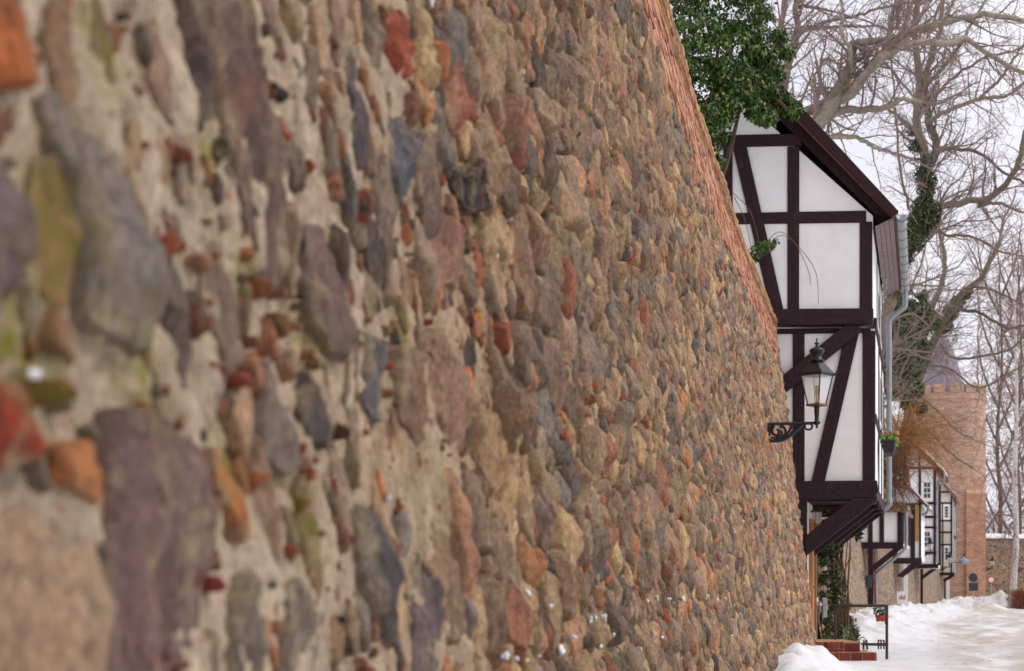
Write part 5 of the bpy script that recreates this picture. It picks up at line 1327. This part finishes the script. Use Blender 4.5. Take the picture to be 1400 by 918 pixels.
def limb_tree(name, label, limbs, Y0, colr, tcol, seed, maxlev=3, dens=3.0, wob=1.5, Lk=1.0, up=.06, base=None, rmin=.005, ivy=None, spread=1.0, tw_every=.35, group='bare trees behind the houses'):
    g = np.random.default_rng(seed); f0 = limbs[0][0][0]; b0 = P(f0[0], f0[1], Y0)
    e = empty(name, (b0[0], Y0, 0), label, 'tree', group); tr, tw = Tubes(), Tubes()
    if base: tr.add(smooth_path([(b0[0] - .2, Y0 + .3, -.2), (b0[0] - .1, Y0 + .2, b0[2] * .5), b0], 12), np.linspace(base * 1.35, base, 13), 10, colr)
    for nl, (pp, w0, w1) in enumerate(limbs):
        ph = g.uniform(0, 6); dy = g.uniform(-wob, wob); n = len(pp)
        pts = []
        for i, q in enumerate(pp):
            Yq = Y0 + (0 if i == 0 and len(q) < 3 else dy * i / max(1, n - 1) + .25 * wob * math.sin(ph + i)) if len(q) < 3 else q[2]
            pts.append(P(q[0], q[1], Yq))
        pth = smooth_path(pts, 26); pth = pth + g.normal(0, .018, pth.shape); s = F / Y0; rad = np.linspace(w0 / s / 2, w1 / s / 2, len(pth)); tr.add(pth, rad, 8, np.array(tcol if name == 'birch_tree' and nl else colr) * g.uniform(.85, 1.1)); tr.build('trunk' if nl == 0 else 'limb', M['bark'], e); tr = Tubes()
        seg = np.linalg.norm(np.diff(pth, axis=0), axis=1); acc = 0
        for i in range(len(seg)):
            acc += seg[i]
            while acc > tw_every:
                acc -= tw_every; dd = pth[i + 1] - pth[i]; dd /= np.linalg.norm(dd) + 1e-9; sd = g.normal(size=3); sd -= dd * (sd @ dd); sd /= np.linalg.norm(sd); a = g.uniform(.5, 1.2)
                rr = rad[i]; L = Lk * g.uniform(.5, 1.7) * (.6 + min(1.4, 4 * rr)); grow(g, tw, pth[i], dd * math.cos(a) + sd * math.sin(a) * spread, L, min(.05, max(.008, rr * g.uniform(.22, .5))), 1, maxlev, tcol, up, dens, rmin)
        grow(g, tw, pth[-1], pth[-1] - pth[-3], Lk * 1.5, rad[-1], 1, maxlev, tcol, up, dens, rmin)
    tag(tw.build('twigs', M['twig'], e), kind='stuff')
    print(name, 'tris', sum(len(x) for x in tw.F) * 2)
    if ivy:
        pts, nr = clump_points([(P(x, y, Yq), np.array((1, 1, 1.1)) * rp / (F / Yq)) for x, y, rp, Yq in ivy], 420 if Y0 < 70 else 400, seed); leaf_cloud('ivy', pts, nr, .1 if Y0 < 70 else .17, DUSTY if seed % 2 else [(50, 70, 34), (62, 84, 42), (40, 58, 30), (78, 88, 50)], M['leaf'], e, .5, seed)
    return e
PALE = lin(152, 143, 127); TW = lin(138, 120, 114); TW2 = lin(138, 114, 108)
limb_tree('plane_tree', 'bare pale barked tree with thick mossy limbs rising behind the roof of the large house', [
 ([(1105, 180), (1125, 160), (1150, 118), (1163, 88), (1167, 62), (1185, 58), (1203, 55)], 24, 8),
 ([(1078, 170), (1105, 152), (1135, 138), (1165, 130), (1180, 105), (1205, 78), (1232, 52), (1258, 38), (1295, 32), (1330, 22), (1362, 22), (1402, 28)], 15, 7),
 ([(1200, 82), (1230, 65), (1262, 58), (1300, 60), (1322, 52), (1345, 72), (1392, 98), (1420, 100)], 12, 5),
 ([(1122, 168), (1150, 152), (1182, 150), (1215, 146), (1232, 136), (1262, 140)], 13, 5),
 ([(1128, 188), (1165, 187), (1185, 195), (1200, 203), (1218, 207)], 7, 4),
 ([(1165, 98), (1160, 62), (1150, 40), (1152, 10), (1140, -30)], 7, 4),
 ([(1205, 78), (1216, 45), (1222, 12), (1238, -30)], 9, 5), ([(1290, 32), (1300, 10), (1320, -30)], 6, 4),
 ([(1232, 52), (1228, 20), (1245, -25)], 7, 4),
 ([(1112, 150), (1118, 128), (1112, 108), (1133, 82), (1155, 92)], 7, 3),
 ], 43, PALE, TW, 21, 4, 3.3, 1.5, 1.3, base=.32, tw_every=.24, rmin=.004)
limb_tree('bare_ash_tree', 'slender brown bare tree just behind the big ivy bush', [
 ([(1045, 200), (1056, 80), (1066, 40), (1076, -20)], 10, 7), ([(1070, 130), (1078, 90), (1090, 45), (1088, 10), (1096, -30)], 11, 7),
 ([(1088, 45), (1130, 30), (1165, 22), (1202, 12), (1260, 0)], 6, 3), ([(1090, 44), (1120, 38), (1160, 36), (1202, 36)], 6, 3), ([(1086, 8), (1110, 10), (1140, 16)], 6, 3), ([(1060, 30), (1045, 10), (1035, -20)], 6, 4), ([(1062, 60), (1048, 40), (1030, 30)], 4, 2)
 ], 47, lin(128, 112, 100), TW, 22, 4, 3.0, 1.2, 1.25, base=.2, tw_every=.2, rmin=.004)
limb_tree('ivy_clad_tree', 'tall bare tree with ivy clad trunk right of the large house roof', [
 ([(1188, 570), (1200, 480), (1220, 405), (1240, 345), (1262, 290), (1268, 240), (1262, 200), (1252, 165), (1258, 110), (1250, 40), (1260, -20)], 20, 8),
 ([(1268, 235), (1280, 200), (1268, 152), (1266, 100), (1285, 40), (1290, -20)], 12, 5),
 ([(1272, 228), (1284, 206), (1300, 204), (1340, 210), (1375, 238), (1402, 252)], 7, 3),
 ([(1283, 284), (1325, 275), (1350, 272), (1370, 258), (1386, 235), (1396, 212), (1402, 180), (1415, 150)], 10, 6),
 ([(1338, 282), (1365, 278), (1402, 292), (1430, 300)], 5, 3),
 ([(1265, 168), (1300, 150), (1340, 135), (1376, 131), (1405, 110)], 7, 4),
 ([(1262, 190), (1230, 160), (1205, 148), (1180, 150)], 5, 3), ([(1243, 285), (1232, 240), (1226, 190), (1222, 120), (1215, 60)], 4, 2),
 ([(1266, 150), (1300, 110), (1345, 80), (1390, 70)], 5, 3), ([(1262, 300), (1290, 320), (1330, 325), (1370, 345), (1405, 350)], 5, 2.5),
 ([(1340, 135), (1370, 105), (1400, 60)], 5, 3), ([(1262, 120), (1300, 80), (1330, 30), (1360, -20)], 6, 3),
 ], 60, lin(126, 114, 98), TW, 23, 4, 2.6, 2.5, 1.6, base=.28, tw_every=.26,
 ivy=[(1268, 222, 9, 60), (1262, 240, 12, 60), (1265, 262, 13, 60), (1266, 282, 13, 60), (1258, 300, 16, 60), (1250, 318, 15, 60), (1243, 335, 12, 60), (1275, 300, 10, 60), (1250, 200, 8, 60), (1246, 180, 5, 60), (1262, 285, 18, 60.5), (1236, 352, 12, 60), (1230, 368, 11, 60), (1225, 385, 11, 60), (1222, 400, 11, 60), (1255, 310, 18, 60.5), (1268, 250, 14, 60.3), (1280, 288, 9, 60), (1252, 330, 12, 59.5)])
limb_tree('mossy_tree', 'bare tree with mossy limbs and ivy in front of the tower spire', [
 ([(1245, 560), (1262, 500), (1285, 450), (1312, 405), (1338, 385), (1352, 360), (1368, 330)], 14, 5), ([(1256, 510), (1262, 450), (1285, 395), (1292, 360), (1288, 330)], 10, 5), ([(1262, 500), (1235, 440), (1240, 400), (1222, 385)], 6, 3),
 ([(1290, 440), (1270, 420), (1252, 405), (1245, 390), (1285, 392)], 5, 2), ([(1310, 425), (1340, 428), (1375, 448), (1402, 445)], 5, 3), ([(1285, 470), (1305, 490), (1350, 486), (1385, 475), (1405, 455)], 4, 3),
 ([(1262, 500), (1300, 505), (1340, 530), (1400, 500)], 3, 2), ([(1255, 540), (1280, 560), (1310, 590), (1330, 600)], 4, 2), ([(1250, 560), (1270, 590), (1300, 620), (1330, 640)], 4, 2), ([(1330, 392), (1360, 398), (1405, 420)], 4, 2)
 ], 84, lin(106, 98, 76), TW, 25, 4, 2.0, 3, 2.0, base=.2, rmin=.007, tw_every=.4,
 ivy=[(1300, 428, 11, 84), (1310, 412, 9, 84), (1322, 400, 7, 84), (1292, 445, 10, 84), (1235, 440, 18, 78), (1228, 470, 18, 78), (1245, 465, 16, 78), (1225, 500, 18, 78), (1240, 500, 14, 78), (1222, 530, 14, 78), (1238, 525, 14, 78), (1258, 450, 14, 80), (1262, 425, 12, 80), (1275, 440, 10, 82), (1228, 415, 10, 78), (1250, 500, 14, 79), (1260, 475, 12, 80), (1252, 532, 12, 79), (1246, 420, 11, 79), (1222, 445, 14, 77), (1216, 480, 12, 77), (1214, 515, 10, 77), (1230, 400, 8, 78), (1262, 405, 7, 81), (1240, 550, 10, 79), (1258, 558, 8, 80)])
for (x, Y, w, ytop, sd, lab) in ((1389, 112, 8, 380, 31, 'white barked birch with drooping twigs at the right picture edge'), (1412, 118, 8, 330, 32, 'birch just beyond the right picture edge reaching in with drooping twigs')):
    limb_tree('birch_tree', lab, [([(x, 752), (x - 1, 640), (x + 1, 540), (x - 3, ytop)], w, 3)] +
      [([(x, y), (x + s * 18, y - 45), (x + s * 40, y - 40), (x + s * 52, y + 10)], 1.8, .9) for y, s in ((690, -1), (640, 1), (610, -1), (570, 1), (540, -1), (500, 1), (470, -1), (440, 1), (410, -1))],
      Y, lin(196, 190, 184), TW2, sd, 4, 2.0, 2, 1.6, up=-.5, rmin=.007, base=w / (F / Y) / 2, tw_every=.5)
for (x, Y, sd, ytop, lab) in ((1366, 158, 41, 380, 'brown bare tree behind the wall close to the right side of the tower'), (1392, 172, 42, 360, 'bushy bare tree behind the half-timbered gable beyond the far wall'), (1425, 165, 43, 320, 'large bare tree beyond the right picture edge behind the far wall'), (1238, 175, 44, 420, 'bare tree far behind the houses left of the tower')):
    limb_tree('background_tree', lab, [([(x, 770), (x + 2, 690), (x - 3, 600), (x + 4, 500), (x, ytop)], 7, 2)] +
      [([(x, y), (x + s * 12, y - 25), (x + s * 24, y - 60), (x + s * 30, y - 100)], 3.5, 1.5) for y, s in ((720, -1), (700, 1), (670, -1), (640, 1), (610, -1), (585, 1), (560, -1), (530, 1), (500, -1), (470, 1), (430, -1), (410, 1))],
      Y, lin(104, 84, 76), TW2, sd, 4, 1.27, 3, 2.6, up=.1, rmin=.011, base=.28, tw_every=.75)
def hedge():
    c = P(1394, 822, 112); e = empty('clipped_hedge', (c[0], 112, 0), 'reddish brown clipped winter hedge at the right picture edge', 'hedge')
    g = np.random.default_rng(8); t = Tubes(); w = 1.0
    for k in range(2600):
        x = c[0] + g.uniform(-.65, 2.2); y = 112 + g.uniform(-.5, .9); z = g.uniform(0, 1.3); d = g.normal(0, .12, 3); d[2] = abs(d[2]) + .12
        z = min(z, 1.32 - d[2] * .5); t.add([(x, y, z), (x + d[0], y + d[1], z + d[2])], .012, 3, np.array(lin(*[(150, 84, 66), (124, 66, 54), (168, 104, 82), (104, 66, 56)][g.integers(4)])))
    tag(t.build('twigs', M['twig'], e), kind='stuff')
    pts, nr = clump_points([((c[0] + a, 112.2, .65), (.5, .55, .72)) for a in (0, .7, 1.5)], 260, 8); leaf_cloud('leaves', pts, nr, .09, [(140, 78, 60), (120, 66, 52), (158, 98, 76)], M['dryleaf'], e, .4, 9)
hedge()
print('done', sum(len(o.data.polygons) for o in scene.objects if o.type == 'MESH'))
